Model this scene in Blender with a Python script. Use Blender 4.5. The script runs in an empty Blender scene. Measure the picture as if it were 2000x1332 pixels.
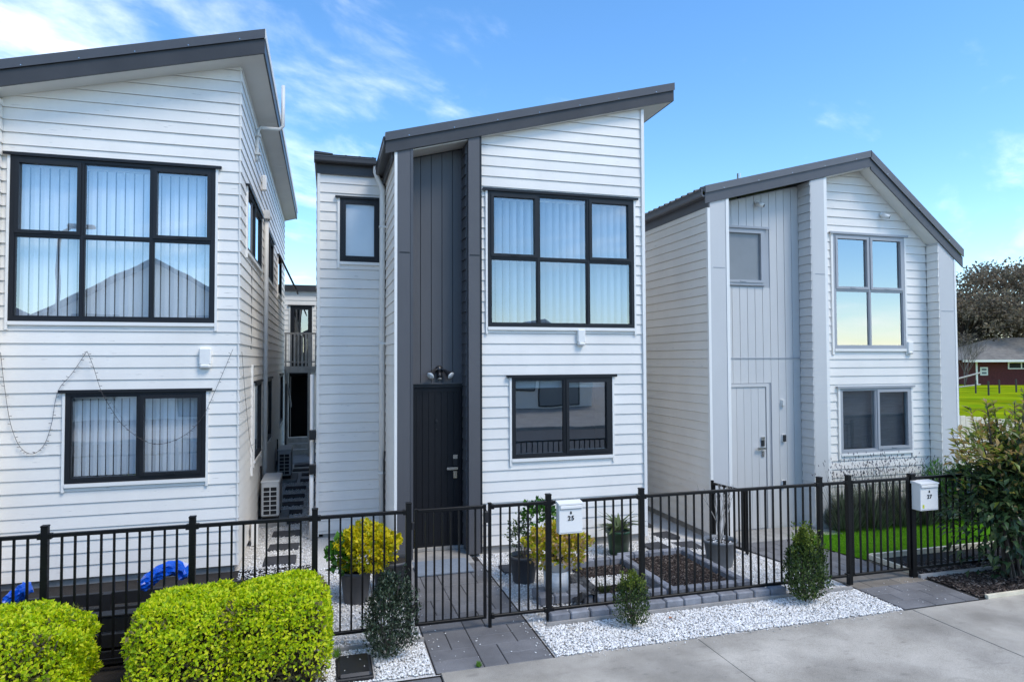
import bpy, bmesh, math, random
import numpy as np
from mathutils import Vector, Matrix
random.seed(7); RNG = np.random.default_rng(11)
SC = bpy.context.scene
COL = SC.collection
rad = math.radians

# ------------------------------------------------------------------ camera
FPX, CX, CY = 1284.37, 1000.0, 666.0
YAW, PIT, ROL, CAMH = 0.277437, 0.0293626, -0.00393833, 2.6
_F = np.array([math.sin(YAW)*math.cos(PIT), math.cos(YAW)*math.cos(PIT), math.sin(PIT)])
_R0 = np.array([math.cos(YAW), -math.sin(YAW), 0.0]); _U0 = np.cross(_R0, _F)
_R = _R0*math.cos(ROL)+_U0*math.sin(ROL); _U = _U0*math.cos(ROL)-_R0*math.sin(ROL)
cam = bpy.data.cameras.new('camera'); cam.sensor_width = 36; cam.lens = FPX/2000*36
cam.clip_start = 0.05; cam.clip_end = 4000
camo = bpy.data.objects.new('camera', cam); COL.objects.link(camo)
camo.matrix_world = Matrix(((_R[0], _U[0], -_F[0], 0), (_R[1], _U[1], -_F[1], 0), (_R[2], _U[2], -_F[2], CAMH), (0, 0, 0, 1)))
SC.camera = camo

def ray(x, y): return _F+_R*(x-CX)/FPX-_U*(y-CY)/FPX
def atY(x, y, Y):            # pixel -> (X, Z) on the plane Y = const
    d = ray(x, y); k = Y/d[1]; return d[0]*k, CAMH+d[2]*k
def atX(x, y, X):            # pixel -> (Y, Z) on the plane X = const
    d = ray(x, y); k = X/d[0]; return d[1]*k, CAMH+d[2]*k
def atZ(x, y, z=0.0):        # pixel -> (X, Y) on the ground
    d = ray(x, y); k = (z-CAMH)/d[2]; return d[0]*k, d[1]*k

# ------------------------------------------------------------------ sky, sun, exposure
SUN_AZ, SUN_EL = rad(-50), rad(55)            # azimuth from +X (along the street) towards +Y: high over the road, thin haze
w = bpy.data.worlds.new('World'); SC.world = w; w.use_nodes = True
nt = w.node_tree; nt.nodes.clear()
def N(t, tree=None, **kw):
    n = (tree or nt).nodes.new(t)
    for k, v in kw.items(): setattr(n, k, v)
    return n
def wire(tree, *pairs):
    for a, b in pairs: tree.links.new(a, b)
sky = N('ShaderNodeTexSky'); sky.sky_type = 'NISHITA'; sky.sun_disc = False
sky.sun_elevation = SUN_EL; sky.sun_rotation = math.pi/2-SUN_AZ
sky.air_density = 1.0; sky.dust_density = 0.0; sky.ozone_density = 3.0
hs = N('ShaderNodeHueSaturation'); hs.inputs['Hue'].default_value = 0.499; hs.inputs['Saturation'].default_value = 1.20; hs.inputs['Value'].default_value = 0.93
tc = N('ShaderNodeTexCoord'); sp = N('ShaderNodeSeparateXYZ')
zz = N('ShaderNodeMath', operation='MAXIMUM'); zz.inputs[1].default_value = 0.0
za = N('ShaderNodeMath', operation='ADD'); za.inputs[1].default_value = 0.22
dx = N('ShaderNodeMath', operation='DIVIDE'); dy = N('ShaderNodeMath', operation='DIVIDE')
cb = N('ShaderNodeCombineXYZ')
CLOUD_OFF = (5.5, 46.4, 0.0)  # offset and rotation set heavy cloud out of view behind the camera, brightening facades
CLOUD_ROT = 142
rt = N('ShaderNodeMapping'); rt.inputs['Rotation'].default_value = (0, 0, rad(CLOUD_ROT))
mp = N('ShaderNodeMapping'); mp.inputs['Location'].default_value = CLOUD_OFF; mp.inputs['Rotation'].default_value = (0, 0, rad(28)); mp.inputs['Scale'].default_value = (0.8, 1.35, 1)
n1 = N('ShaderNodeTexNoise'); n1.inputs['Scale'].default_value = 4.2; n1.inputs['Detail'].default_value = 10; n1.inputs['Roughness'].default_value = 0.58; n1.inputs['Distortion'].default_value = 0.25
n2 = N('ShaderNodeTexNoise'); n2.inputs['Scale'].default_value = 0.55; n2.inputs['Detail'].default_value = 1.5
mul = N('ShaderNodeMath', operation='MULTIPLY_ADD'); mul.inputs[1].default_value = 1.7; mul.inputs[2].default_value = 0.0
add = N('ShaderNodeMath', operation='ADD')
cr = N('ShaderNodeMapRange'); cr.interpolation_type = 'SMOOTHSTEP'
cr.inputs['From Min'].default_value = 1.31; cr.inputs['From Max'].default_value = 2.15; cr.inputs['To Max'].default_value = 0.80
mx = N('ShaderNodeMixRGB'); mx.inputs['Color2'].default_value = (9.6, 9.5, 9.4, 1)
bg = N('ShaderNodeBackground'); bg.inputs['Strength'].default_value = 0.15
wo = N('ShaderNodeOutputWorld')
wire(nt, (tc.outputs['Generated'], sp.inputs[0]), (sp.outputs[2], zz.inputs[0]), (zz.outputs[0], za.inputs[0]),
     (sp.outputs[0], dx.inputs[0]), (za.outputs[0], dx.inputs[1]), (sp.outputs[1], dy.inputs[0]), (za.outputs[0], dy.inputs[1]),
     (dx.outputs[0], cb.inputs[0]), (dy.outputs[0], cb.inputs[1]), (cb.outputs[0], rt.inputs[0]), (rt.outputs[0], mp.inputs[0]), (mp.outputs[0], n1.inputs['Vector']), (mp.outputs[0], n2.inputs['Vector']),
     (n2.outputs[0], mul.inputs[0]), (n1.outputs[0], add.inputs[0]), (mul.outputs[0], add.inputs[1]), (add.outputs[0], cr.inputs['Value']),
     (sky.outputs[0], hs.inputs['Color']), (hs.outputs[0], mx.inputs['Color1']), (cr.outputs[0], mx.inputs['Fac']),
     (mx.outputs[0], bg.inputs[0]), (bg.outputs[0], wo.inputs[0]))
sl = bpy.data.lights.new('sun', 'SUN'); sl.energy = 1.5; sl.angle = rad(22); sl.color = (1.0, 0.93, 0.82)
so = bpy.data.objects.new('sun', sl); COL.objects.link(so)
sd = Vector((math.cos(SUN_EL)*math.cos(SUN_AZ), math.cos(SUN_EL)*math.sin(SUN_AZ), math.sin(SUN_EL)))
so.rotation_euler = sd.to_track_quat('Z', 'Y').to_euler()
SC.view_settings.view_transform = 'Standard'; SC.view_settings.look = 'None'
SC.view_settings.exposure = 1.03; SC.view_settings.gamma = 1.0; SC.view_settings.use_curve_mapping = False

# ------------------------------------------------------------------ materials
MATS = {}
def mat(name, col, rough=0.6, var=0.06, scale=3.0, bump=0.0, bscale=60.0, metal=0.0, rnd=0.0, col2=None, stretch=(1, 1, 1), spec=0.5, coat=0.0, facs=(0.35, 0.65), stain=0.0, sscale=0.5, scuff=0.0, speck=0.0, spots=0.0):
    m = bpy.data.materials.new(name); m.use_nodes = True; t = m.node_tree; b = t.nodes['Principled BSDF']
    b.inputs['Roughness'].default_value = rough; b.inputs['Metallic'].default_value = metal
    b.inputs['Specular IOR Level'].default_value = spec; b.inputs['Coat Weight'].default_value = coat
    g = N('ShaderNodeNewGeometry', t); mpn = N('ShaderNodeMapping', t); mpn.inputs['Scale'].default_value = stretch
    no = N('ShaderNodeTexNoise', t); no.inputs['Scale'].default_value = scale; no.inputs['Detail'].default_value = 6; no.inputs['Roughness'].default_value = 0.65
    rp = N('ShaderNodeValToRGB', t); rp.color_ramp.elements[0].position = facs[0]; rp.color_ramp.elements[1].position = facs[1]
    c2 = col2 if col2 else tuple(min(1, c*(1+var)) for c in col)
    c1 = col if col2 else tuple(c*(1-var) for c in col)
    rp.color_ramp.elements[0].color = (*c1, 1); rp.color_ramp.elements[1].color = (*c2, 1)
    wire(t, (g.outputs['Position'], mpn.inputs[0]), (mpn.outputs[0], no.inputs['Vector']), (no.outputs[0], rp.inputs[0]))
    out = rp.outputs[0]
    def mul_noise(out, sc, lo, hi, v0, v1, vec=(1, 1, 1), det=5):
        mm = N('ShaderNodeMapping', t); mm.inputs['Scale'].default_value = vec; nn_ = N('ShaderNodeTexNoise', t); nn_.inputs['Scale'].default_value = sc; nn_.inputs['Detail'].default_value = det
        ra = N('ShaderNodeMapRange', t); ra.inputs['From Min'].default_value = lo; ra.inputs['From Max'].default_value = hi; ra.inputs['To Min'].default_value = v0; ra.inputs['To Max'].default_value = v1
        mu = N('ShaderNodeMixRGB', t, blend_type='MULTIPLY'); mu.inputs[0].default_value = 1.0
        wire(t, (g.outputs['Position'], mm.inputs[0]), (mm.outputs[0], nn_.inputs['Vector']), (nn_.outputs[0], ra.inputs['Value']), (out, mu.inputs[1]), (ra.outputs[0], mu.inputs[2])); return mu.outputs[0]
    if stain > 0: out = mul_noise(out, sscale, .38, .62, 1-stain, 1.0)
    if scuff > 0: out = mul_noise(out, 2.3, .70, .735, 1.0, 1-scuff, (2.2, 2.2, 26), 3)
    if spots > 0: out = mul_noise(mul_noise(out, 5.5, .60, .72, 1.0, 1-spots, (1, 2.2, 1), 6), 31, .66, .74, 1.0, 1-spots*1.2, (1, 1, 1), 3)
    if speck > 0: out = mul_noise(out, 160, .35, .65, 1-speck, 1+speck*.5, (1, 1, 1), 2)
    if rnd > 0:
        oi = N('ShaderNodeObjectInfo', t); mr = N('ShaderNodeMapRange', t)
        mr.inputs['To Min'].default_value = 1-rnd; mr.inputs['To Max'].default_value = 1+rnd
        hv = N('ShaderNodeHueSaturation', t)
        wire(t, (oi.outputs['Random'], mr.inputs['Value']), (mr.outputs[0], hv.inputs['Value']), (out, hv.inputs['Color'])); out = hv.outputs[0]
    wire(t, (out, b.inputs['Base Color']))
    if bump > 0:
        bn = N('ShaderNodeTexNoise', t); bn.inputs['Scale'].default_value = bscale; bn.inputs['Detail'].default_value = 5
        bu = N('ShaderNodeBump', t); bu.inputs['Strength'].default_value = bump; bu.inputs['Distance'].default_value = 0.01
        wire(t, (mpn.outputs[0], bn.inputs['Vector']), (bn.outputs[0], bu.inputs['Height']), (bu.outputs[0], b.inputs['Normal']))
    MATS[name] = m; return m
def leafmat(name, cols, rough=0.45, transl=0.35):
    m = bpy.data.materials.new(name); m.use_nodes = True; t = m.node_tree; b = t.nodes['Principled BSDF']
    g = N('ShaderNodeNewGeometry', t); rp = N('ShaderNodeValToRGB', t)
    el = rp.color_ramp.elements
    while len(el) < len(cols): el.new(0.5)
    for i, c in enumerate(cols): el[i].position = i/(len(cols)-1); el[i].color = (*c, 1)
    b.inputs['Roughness'].default_value = rough; b.inputs['Specular IOR Level'].default_value = 0.4
    tr = N('ShaderNodeBsdfTranslucent', t); mxs = N('ShaderNodeMixShader', t); mxs.inputs[0].default_value = transl
    o = t.nodes['Material Output']
    wire(t, (g.outputs['Random Per Island'], rp.inputs[0]), (rp.outputs[0], b.inputs['Base Color']), (rp.outputs[0], tr.inputs[0]),
         (b.outputs[0], mxs.inputs[1]), (tr.outputs[0], mxs.inputs[2]), (mxs.outputs[0], o.inputs[0]))
    MATS[name] = m; return m
def glassmat(name, refl, tint=(0.85, 0.9, 0.92), rough=0.0):
    m = bpy.data.materials.new(name); m.use_nodes = True; t = m.node_tree; t.nodes.clear()
    o = N('ShaderNodeOutputMaterial', t); tr = N('ShaderNodeBsdfTransparent', t); tr.inputs[0].default_value = (*tint, 1)
    gl = N('ShaderNodeBsdfGlossy', t); gl.inputs['Roughness'].default_value = rough; gl.inputs[0].default_value = (0.95, 0.97, 1, 1)
    lw = N('ShaderNodeFresnel', t); lw.inputs[0].default_value = 1.5
    gp = N('ShaderNodeNewGeometry', t); wn_ = N('ShaderNodeTexNoise', t); wn_.inputs['Scale'].default_value = 1.7; wn_.inputs['Detail'].default_value = 1.0
    wb_ = N('ShaderNodeBump', t); wb_.inputs['Strength'].default_value = 0.07; wb_.inputs['Distance'].default_value = 0.012
    wire(t, (gp.outputs['Position'], wn_.inputs['Vector']), (wn_.outputs[0], wb_.inputs['Height']), (wb_.outputs[0], gl.inputs['Normal']))
    ad = N('ShaderNodeMath', t, operation='ADD'); ad.use_clamp = True; ad.inputs[1].default_value = refl
    mxs = N('ShaderNodeMixShader', t); ge = N('ShaderNodeNewGeometry', t)
    inv = N('ShaderNodeMath', t, operation='SUBTRACT'); inv.inputs[0].default_value = 1.0; mu = N('ShaderNodeMath', t, operation='MULTIPLY')
    wire(t, (lw.outputs[0], ad.inputs[0]), (ge.outputs['Backfacing'], inv.inputs[1]), (ad.outputs[0], mu.inputs[0]), (inv.outputs[0], mu.inputs[1]), (mu.outputs[0], mxs.inputs[0]), (tr.outputs[0], mxs.inputs[1]), (gl.outputs[0], mxs.inputs[2]), (mxs.outputs[0], o.inputs[0]))
    MATS[name] = m; return m
mat('white_board', (0.82, 0.778, 0.715), 0.45, 0.03, 1.6, 0.08, 140, rnd=0.022, stretch=(1, 1, 0.35), stain=.07, sscale=.8, scuff=.35)
mat('white_trim', (0.80, 0.775, 0.73), 0.4, 0.02)
mat('grey_panel', (0.55, 0.54, 0.525), 0.45, 0.03, 1.5, 0.05, 120, rnd=0.015, stretch=(1, 1, 0.4))
mat('soffit', (0.72, 0.70, 0.66), 0.6, 0.03, 2)
mat('char_panel', (0.088, 0.086, 0.091), 0.5, 0.08, 2.0, 0.06, 150, rnd=0.025, stretch=(1, 1, 0.3))
mat('fascia', (0.050, 0.048, 0.049), 0.42, 0.07, 2.0, spec=0.35, stain=.12, sscale=2)
mat('fascia_light', (0.070, 0.069, 0.074), 0.4, 0.06, 2.0)
mat('fascia_grey', (0.088, 0.088, 0.095), 0.42, 0.06, 2, spec=.35)
mat('fascia_grey2', (0.13, 0.13, 0.138), 0.42, 0.06, 2, spec=.35)
mat('frame_dark', (0.014, 0.015, 0.018), 0.42, 0.05, 2, spec=.3)
mat('frame_grey', (0.34, 0.35, 0.37), 0.35, 0.03, 2)
mat('door_black', (0.008, 0.008, 0.010), 0.5, 0.1, 3, rnd=0.08, spec=.3)
mat('fence_black', (0.004, 0.004, 0.0045), 0.45, 0.1, 5, spec=0.28)
mat('chrome', (0.62, 0.62, 0.62), 0.22, 0.02, 4, metal=1.0)
mat('black_plastic', (0.015, 0.015, 0.017), 0.35, 0.1, 5)
mat('pot_dark', (0.055, 0.057, 0.063), 0.5, 0.08, 8, 0.05)
mat('pot_grey', (0.17, 0.18, 0.19), 0.55, 0.1, 8, 0.08)
mat('pot_white', (0.72, 0.72, 0.72), 0.45, 0.05, 6)
mat('pot_green', (0.02, 0.055, 0.02), 0.3, 0.1, 6)
mat('blind', (0.84, 0.86, 0.88), 0.7, 0.02, 2, rnd=0.03)
mat('room', (0.16, 0.16, 0.165), 0.9, 0.1, 1)
mat('concrete', (0.38, 0.342, 0.285), 0.8, 0.12, 1.9, 0.4, 120, col2=(0.52, 0.475, 0.405), rnd=0.04, stain=.34, sscale=1.1, speck=.22, spots=.22)
mat('concrete_raw', (0.33, 0.315, 0.29), 0.85, 0.15, 6, 0.3, 80, stain=.2, sscale=1.5)
mat('paver', (0.15, 0.146, 0.148), 0.72, 0.15, 4, 0.35, 220, rnd=0.12, col2=(0.20, 0.195, 0.197), stain=.18, sscale=2.5, speck=.2)
mat('paver_warm', (0.19, 0.165, 0.135), 0.75, 0.15, 4, 0.35, 220, rnd=0.15)
mat('edging', (0.21, 0.215, 0.235), 0.75, 0.2, 9, 0.4, 120, rnd=0.2)
mat('soil', (0.018, 0.014, 0.011), 0.95, 0.4, 12, 0.8, 60)
mat('mulch', (0.032, 0.020, 0.015), 0.9, 0.4, 20, 0.8, 70)
mat('gravel_base', (0.42, 0.40, 0.37), 0.9, 0.3, 70, 0.9, 90, col2=(0.74, 0.72, 0.69))
mat('asphalt', (0.05, 0.05, 0.052), 0.85, 0.2, 30, 0.4, 200)
mat('lawn_base', (0.07, 0.19, 0.010), 0.9, 0.2, 12, 0.5, 120, spec=0)
mat('field_grass', (0.15, 0.27, 0.008), 0.95, 0.3, 0.35, 0.4, 6, col2=(0.34, 0.38, 0.010), spec=.0, stain=.38, sscale=.22, speck=.15)
mat('dirt', (0.06, 0.055, 0.04), 0.95, 0.3, 0.5)
mat('timber_black', (0.010, 0.010, 0.011), 0.55, 0.2, 8, 0.2, 60)
mat('timber_cream', (0.70, 0.63, 0.48), 0.75, 0.12, 5, 0.2, 60, rnd=0.08)
mat('timber_grey', (0.30, 0.28, 0.26), 0.8, 0.2, 6, 0.3, 60, rnd=0.12)
mat('blue_plastic', (0.006, 0.11, 0.62), 0.28, 0.15, 6, 0.2, 30)
mat('ac_white', (0.60, 0.60, 0.58), 0.5, 0.05, 4)
mat('dark_void', (0.01, 0.01, 0.011), 0.7, 0.1, 4)
mat('rubber_mat', (0.20, 0.23, 0.27), 0.85, 0.1, 20, 0.4, 200)
mat('lamp_lens', (0.72, 0.72, 0.70), 0.15, 0.02, 4)
mat('bark', (0.075, 0.06, 0.048), 0.9, 0.25, 14, 0.5, 60)
mat('twig_pale', (0.38, 0.35, 0.31), 0.8, 0.15, 20)
mat('brick_red', (0.10, 0.018, 0.020), 0.85, 0.2, 8, 0.3, 40)
mat('roof_old', (0.16, 0.145, 0.125), 0.85, 0.25, 2.5, 0.4, 20)
mat('far_roof', (0.07, 0.072, 0.08), 0.5, 0.1, 1)
mat('hill', (0.035, 0.055, 0.03), 0.95, 0.3, 0.02)
mat('wire', (0.07, 0.06, 0.06), 0.5, 0.1, 4)
mat('sticker', (0.55, 0.60, 0.03), 0.5, 0.1, 40)
mat('num_black', (0.01, 0.01, 0.01), 0.5, 0.05, 4)
mat('stone', (0.62, 0.615, 0.61), 0.75, 0.05, 3, rnd=0.0)
leafmat('stone_chip', [(0.40, 0.37, 0.33), (0.70, 0.68, 0.64), (0.80, 0.785, 0.755), (0.88, 0.865, 0.84), (0.90, 0.885, 0.86)], 0.7, 0.0)
leafmat('mulch_chip', [(0.010, 0.007, 0.006), (0.026, 0.016, 0.012), (0.055, 0.035, 0.026), (0.22, 0.18, 0.15)], 0.8, 0.0)
leafmat('hedge_leaf', [(0.16, 0.26, 0.008), (0.36, 0.54, 0.006), (0.54, 0.70, 0.006), (0.66, 0.76, 0.008), (0.76, 0.80, 0.015), (0.84, 0.82, 0.04)], 0.5, 0.5)
leafmat('box_leaf', [(0.012, 0.028, 0.008), (0.03, 0.06, 0.012), (0.06, 0.11, 0.02), (0.15, 0.20, 0.05)], 0.32, 0.3)
leafmat('box_grey_leaf', [(0.010, 0.018, 0.012), (0.025, 0.042, 0.024), (0.045, 0.075, 0.035), (0.16, 0.19, 0.13)], 0.32, 0.25)
leafmat('box_tip', [(0.06, 0.10, 0.02), (0.16, 0.22, 0.03), (0.30, 0.34, 0.05)], 0.35, 0.4)
leafmat('yellow_leaf', [(0.28, 0.36, 0.01), (0.58, 0.52, 0.008), (0.76, 0.62, 0.01), (0.84, 0.70, 0.03)], 0.4, 0.45)
leafmat('pinkyellow_leaf', [(0.18, 0.28, 0.01), (0.48, 0.50, 0.015), (0.66, 0.52, 0.02), (0.72, 0.50, 0.12), (0.80, 0.56, 0.46)], 0.4, 0.42)
leafmat('green_leaf', [(0.02, 0.07, 0.008), (0.05, 0.16, 0.012), (0.12, 0.30, 0.02)], 0.35, 0.35)
leafmat('strap_leaf', [(0.03, 0.06, 0.015), (0.07, 0.12, 0.03), (0.30, 0.27, 0.14)], 0.4, 0.3)
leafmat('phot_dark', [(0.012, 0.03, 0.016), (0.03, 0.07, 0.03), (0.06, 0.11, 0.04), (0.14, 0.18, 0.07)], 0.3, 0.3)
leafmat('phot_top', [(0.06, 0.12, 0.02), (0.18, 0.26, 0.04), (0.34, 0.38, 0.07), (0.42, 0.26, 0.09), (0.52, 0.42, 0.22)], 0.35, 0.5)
leafmat('lavender', [(0.05, 0.065, 0.04), (0.12, 0.14, 0.09), (0.22, 0.24, 0.17)], 0.7, 0.25)
leafmat('lavender_head', [(0.04, 0.035, 0.05), (0.09, 0.08, 0.11)], 0.8, 0.1)
leafmat('turf', [(0.08, 0.24, 0.008), (0.16, 0.40, 0.012), (0.26, 0.52, 0.02)], 0.6, 0.35)
leafmat('tree_leaf', [(0.085, 0.068, 0.050), (0.16, 0.13, 0.09), (0.23, 0.18, 0.125), (0.32, 0.25, 0.17)], 0.8, 0.4)
leafmat('dead_twig', [(0.04, 0.028, 0.016), (0.09, 0.065, 0.035), (0.15, 0.13, 0.05), (0.24, 0.25, 0.05)], 0.8, 0.1)
mat('paver_dark', (0.045, 0.045, 0.050), 0.8, 0.2, 5, 0.4, 180, rnd=.15, stain=.2, sscale=3)
leafmat('bare_twig', [(0.09, 0.075, 0.07), (0.15, 0.125, 0.12)], 0.9, 0.0)
leafmat('weed_leaf', [(0.08, 0.20, 0.02), (0.16, 0.32, 0.03)], 0.5, 0.3)
leafmat('fallen', [(.45, .16, .04), (.45, .16, .04)], .6, .2)
glassmat('glass_blind', 0.24, (.95, .97, .98)); glassmat('glass_clear', 0.26); glassmat('glass_mirror', 0.30, (0.6, 0.65, 0.68)); glassmat('glass_slat', 0.17, (.95, .97, .98)); glassmat('glass_screen', 0.03)
mat('frosted', (0.50, 0.55, 0.60), 0.12, 0.05, 1.2, spec=0.9, coat=0.6)
mat('frosted_dark', (0.20, 0.21, 0.22), 0.3, 0.08, 1.2, spec=0.5)
mat('screen_mesh', (0.10, 0.098, 0.105), 0.9, 0.15, 14, stretch=(.4, 1, 5), spec=.1)
mat('twig_grey', (0.15, 0.125, 0.12), 0.9, 0.2, 8)
mat('post_dark', (0.05, 0.045, 0.04), 0.9, 0.2, 8)

# ------------------------------------------------------------------ builders
ORG = {}
def link(o, parent=None, loc=None):
    COL.objects.link(o)
    if parent is not None: o.parent = parent
    return o
def thing(name, label, cat, loc=(0, 0, 0), group=None):
    o = bpy.data.objects.new(name, None); o.empty_display_size = 0.1; COL.objects.link(o)
    o.location = loc; ORG[o] = Vector(loc); tag(o, label, cat, group); return o
def tag(o, label, cat, group=None):
    o['label'] = label; o['category'] = cat
    if group: o['group'] = group
    return o
def org(p): return ORG.get(p, Vector((0, 0, 0))) if p is not None else Vector((0, 0, 0))
def mesh_obj(name, V, F, m, parent=None, smooth=False):
    me = bpy.data.meshes.new(name); o0 = org(parent)
    V = [(v[0]-o0.x, v[1]-o0.y, v[2]-o0.z) for v in V] if parent is not None else V
    me.from_pydata(V, [], F); me.materials.append(MATS[m])
    if smooth:
        for p in me.polygons: p.use_smooth = True
    me.update()
    ob = bpy.data.objects.new(name, me); link(ob, parent); ORG[ob] = o0; return ob
def inst(src, loc, parent=None, rotz=None, name=None):
    """a further copy sharing src's mesh; loc is where the mesh origin goes in the world"""
    c = src.copy(); COL.objects.link(c); c.parent = parent
    c.location = Vector(loc)-org(parent)
    if rotz is not None: c.rotation_euler = (0, 0, rotz)
    ORG[c] = Vector(loc); return c
class MB:
    def __init__(s): s.v = []; s.f = []
    def quadmesh(s, V, F):
        b = len(s.v); s.v += [tuple(map(float, v)) for v in V]; s.f += [tuple(b+i for i in f) for f in F]; return s
    def box(s, x0, x1, y0, y1, z0, z1, bev=0.0):
        if bev <= 0:
            V = [(x, y, z) for z in (z0, z1) for y in (y0, y1) for x in (x0, x1)]
            return s.quadmesh(V, [(0, 2, 3, 1), (4, 5, 7, 6), (0, 1, 5, 4), (2, 6, 7, 3), (0, 4, 6, 2), (1, 3, 7, 5)])
        bm = bmesh.new(); bmesh.ops.create_cube(bm, size=1)
        for v in bm.verts: v.co = Vector(((x0+x1)/2+v.co.x*(x1-x0), (y0+y1)/2+v.co.y*(y1-y0), (z0+z1)/2+v.co.z*(z1-z0)))
        bmesh.ops.bevel(bm, geom=bm.edges[:], offset=bev, segments=1, affect='EDGES', profile=0.5)
        bm.verts.index_update()
        s.quadmesh([v.co[:] for v in bm.verts], [[v.index for v in f.verts] for f in bm.faces]); bm.free(); return s
    def prism(s, A, B):            # two matching loops
        n = len(A)
        return s.quadmesh(list(A)+list(B), [tuple(range(n))[::-1], tuple(range(n, 2*n))]+[(i, (i+1) % n, n+(i+1) % n, n+i) for i in range(n)])
    def tube(s, pts, r, seg=8, caps=True):
        pts = [Vector(p) for p in pts]; n = len(pts); rs = r if isinstance(r, (list, tuple)) else [r]*n
        V = []; F = []; prev = None
        for i, p in enumerate(pts):
            d = (pts[min(i+1, n-1)]-pts[max(i-1, 0)]).normalized()
            a = prev if prev is not None else (Vector((0, 0, 1)) if abs(d.z) < 0.9 else Vector((1, 0, 0)))
            a = (a-d*a.dot(d)).normalized(); prev = a; b = d.cross(a)
            V += [p+(a*math.cos(2*math.pi*k/seg)+b*math.sin(2*math.pi*k/seg))*rs[i] for k in range(seg)]
        for i in range(n-1):
            for k in range(seg):
                F.append((i*seg+k, i*seg+(k+1) % seg, (i+1)*seg+(k+1) % seg, (i+1)*seg+k))
        if caps: F += [tuple(range(seg))[::-1], tuple(range((n-1)*seg, n*seg))]
        return s.quadmesh(V, F)
    def lathe(s, prof, c, seg=28):
        V = []; F = []; n = len(prof)
        for (r, z) in prof:
            V += [(c[0]+r*math.cos(2*math.pi*k/seg), c[1]+r*math.sin(2*math.pi*k/seg), c[2]+z) for k in range(seg)]
        for i in range(n-1):
            for k in range(seg): F.append((i*seg+k, i*seg+(k+1) % seg, (i+1)*seg+(k+1) % seg, (i+1)*seg+k))
        return s.quadmesh(V, F)
    def build(s, name, m, parent=None, smooth=False):
        return mesh_obj(name, s.v, s.f, m, parent, smooth)
def struct(o): o['kind'] = 'structure'; return o
def stuff(o): o['kind'] = 'stuff'; return o

def np_mesh(name, V, F, m, parent=None, smooth=False):
    """V (n,3), F (k,3|4) numpy"""
    o0 = org(parent); V = np.asarray(V, np.float32)-np.array(o0, np.float32)
    me = bpy.data.meshes.new(name); k = F.shape[1]
    me.vertices.add(len(V)); me.vertices.foreach_set('co', V.ravel())
    me.loops.add(F.size); me.loops.foreach_set('vertex_index', F.astype(np.int32).ravel())
    me.polygons.add(len(F)); me.polygons.foreach_set('loop_start', np.arange(0, F.size, k, dtype=np.int32))
    me.polygons.foreach_set('loop_total', np.full(len(F), k, np.int32))
    if smooth: me.polygons.foreach_set('use_smooth', np.ones(len(F), bool))
    me.update(calc_edges=True); me.materials.append(MATS[m])
    ob = bpy.data.objects.new(name, me); link(ob, parent); ORG[ob] = o0; return ob
def unit(a): return a/np.maximum(np.linalg.norm(a, axis=-1, keepdims=True), 1e-9)
def leaves(name, P, D, Nn, L, W, m, parent, fold=0.25, curl=0.15):
    """a folded, slightly curled leaf (6 verts, 4 faces of 3) at each point P, along D, facing Nn"""
    P = np.asarray(P); n = len(P); D = unit(D); S = unit(np.cross(D, Nn)); U = np.cross(S, D)
    L = np.broadcast_to(L, n)[:, None]; W = np.broadcast_to(W, n)[:, None]
    v0 = P; v1 = P+D*L*0.45+S*W*0.5+U*W*fold; v2 = P+D*L*0.45-S*W*0.5+U*W*fold
    v3 = P+D*L-U*L*curl; v4 = P+D*L*0.5
    V = np.stack([v0, v1, v2, v3, v4], 1).reshape(-1, 3)
    b = (np.arange(n)*5)[:, None]
    F = np.concatenate([b+np.array([[0, 1, 4]]), b+np.array([[1, 3, 4]]), b+np.array([[3, 2, 4]]), b+np.array([[2, 0, 4]])], 0)
    return np_mesh(name, V, F, m, parent)
def rdir(n): return unit(RNG.normal(size=(n, 3)))
def chips(name, P, size, m, parent=None, flat=0.6):
    """angular stone chips: squashed distorted octahedra, 8 triangles each"""
    n = len(P); O = np.array([[1, 0, 0], [0, 1, 0], [-1, 0, 0], [0, -1, 0], [0, 0, 1], [0, 0, -1]], float)
    Fo = np.array([[0, 1, 4], [1, 2, 4], [2, 3, 4], [3, 0, 4], [1, 0, 5], [2, 1, 5], [3, 2, 5], [0, 3, 5]])
    A = RNG.uniform(0, 2*np.pi, n); ca, sa = np.cos(A), np.sin(A)
    J = O[None]*RNG.uniform(0.55, 1.25, (n, 6, 1))+RNG.normal(0, 0.18, (n, 6, 3)); J[:, :, 2] *= flat; J[:, :, 0] *= RNG.uniform(0.9, 1.6, (n, 1))
    tl = RNG.normal(0, 0.35, (n, 1)); J[:, :, 2] += J[:, :, 0]*tl
    X = J[:, :, 0]*ca[:, None]-J[:, :, 1]*sa[:, None]; Y = J[:, :, 0]*sa[:, None]+J[:, :, 1]*ca[:, None]
    V = np.stack([X, Y, J[:, :, 2]], 2)*np.broadcast_to(size, n)[:, None, None]+np.asarray(P)[:, None, :]
    F = (np.arange(n)*6)[:, None, None]+Fo[None]
    return np_mesh(name, V.reshape(-1, 3), F.reshape(-1, 3), m, parent)

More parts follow.
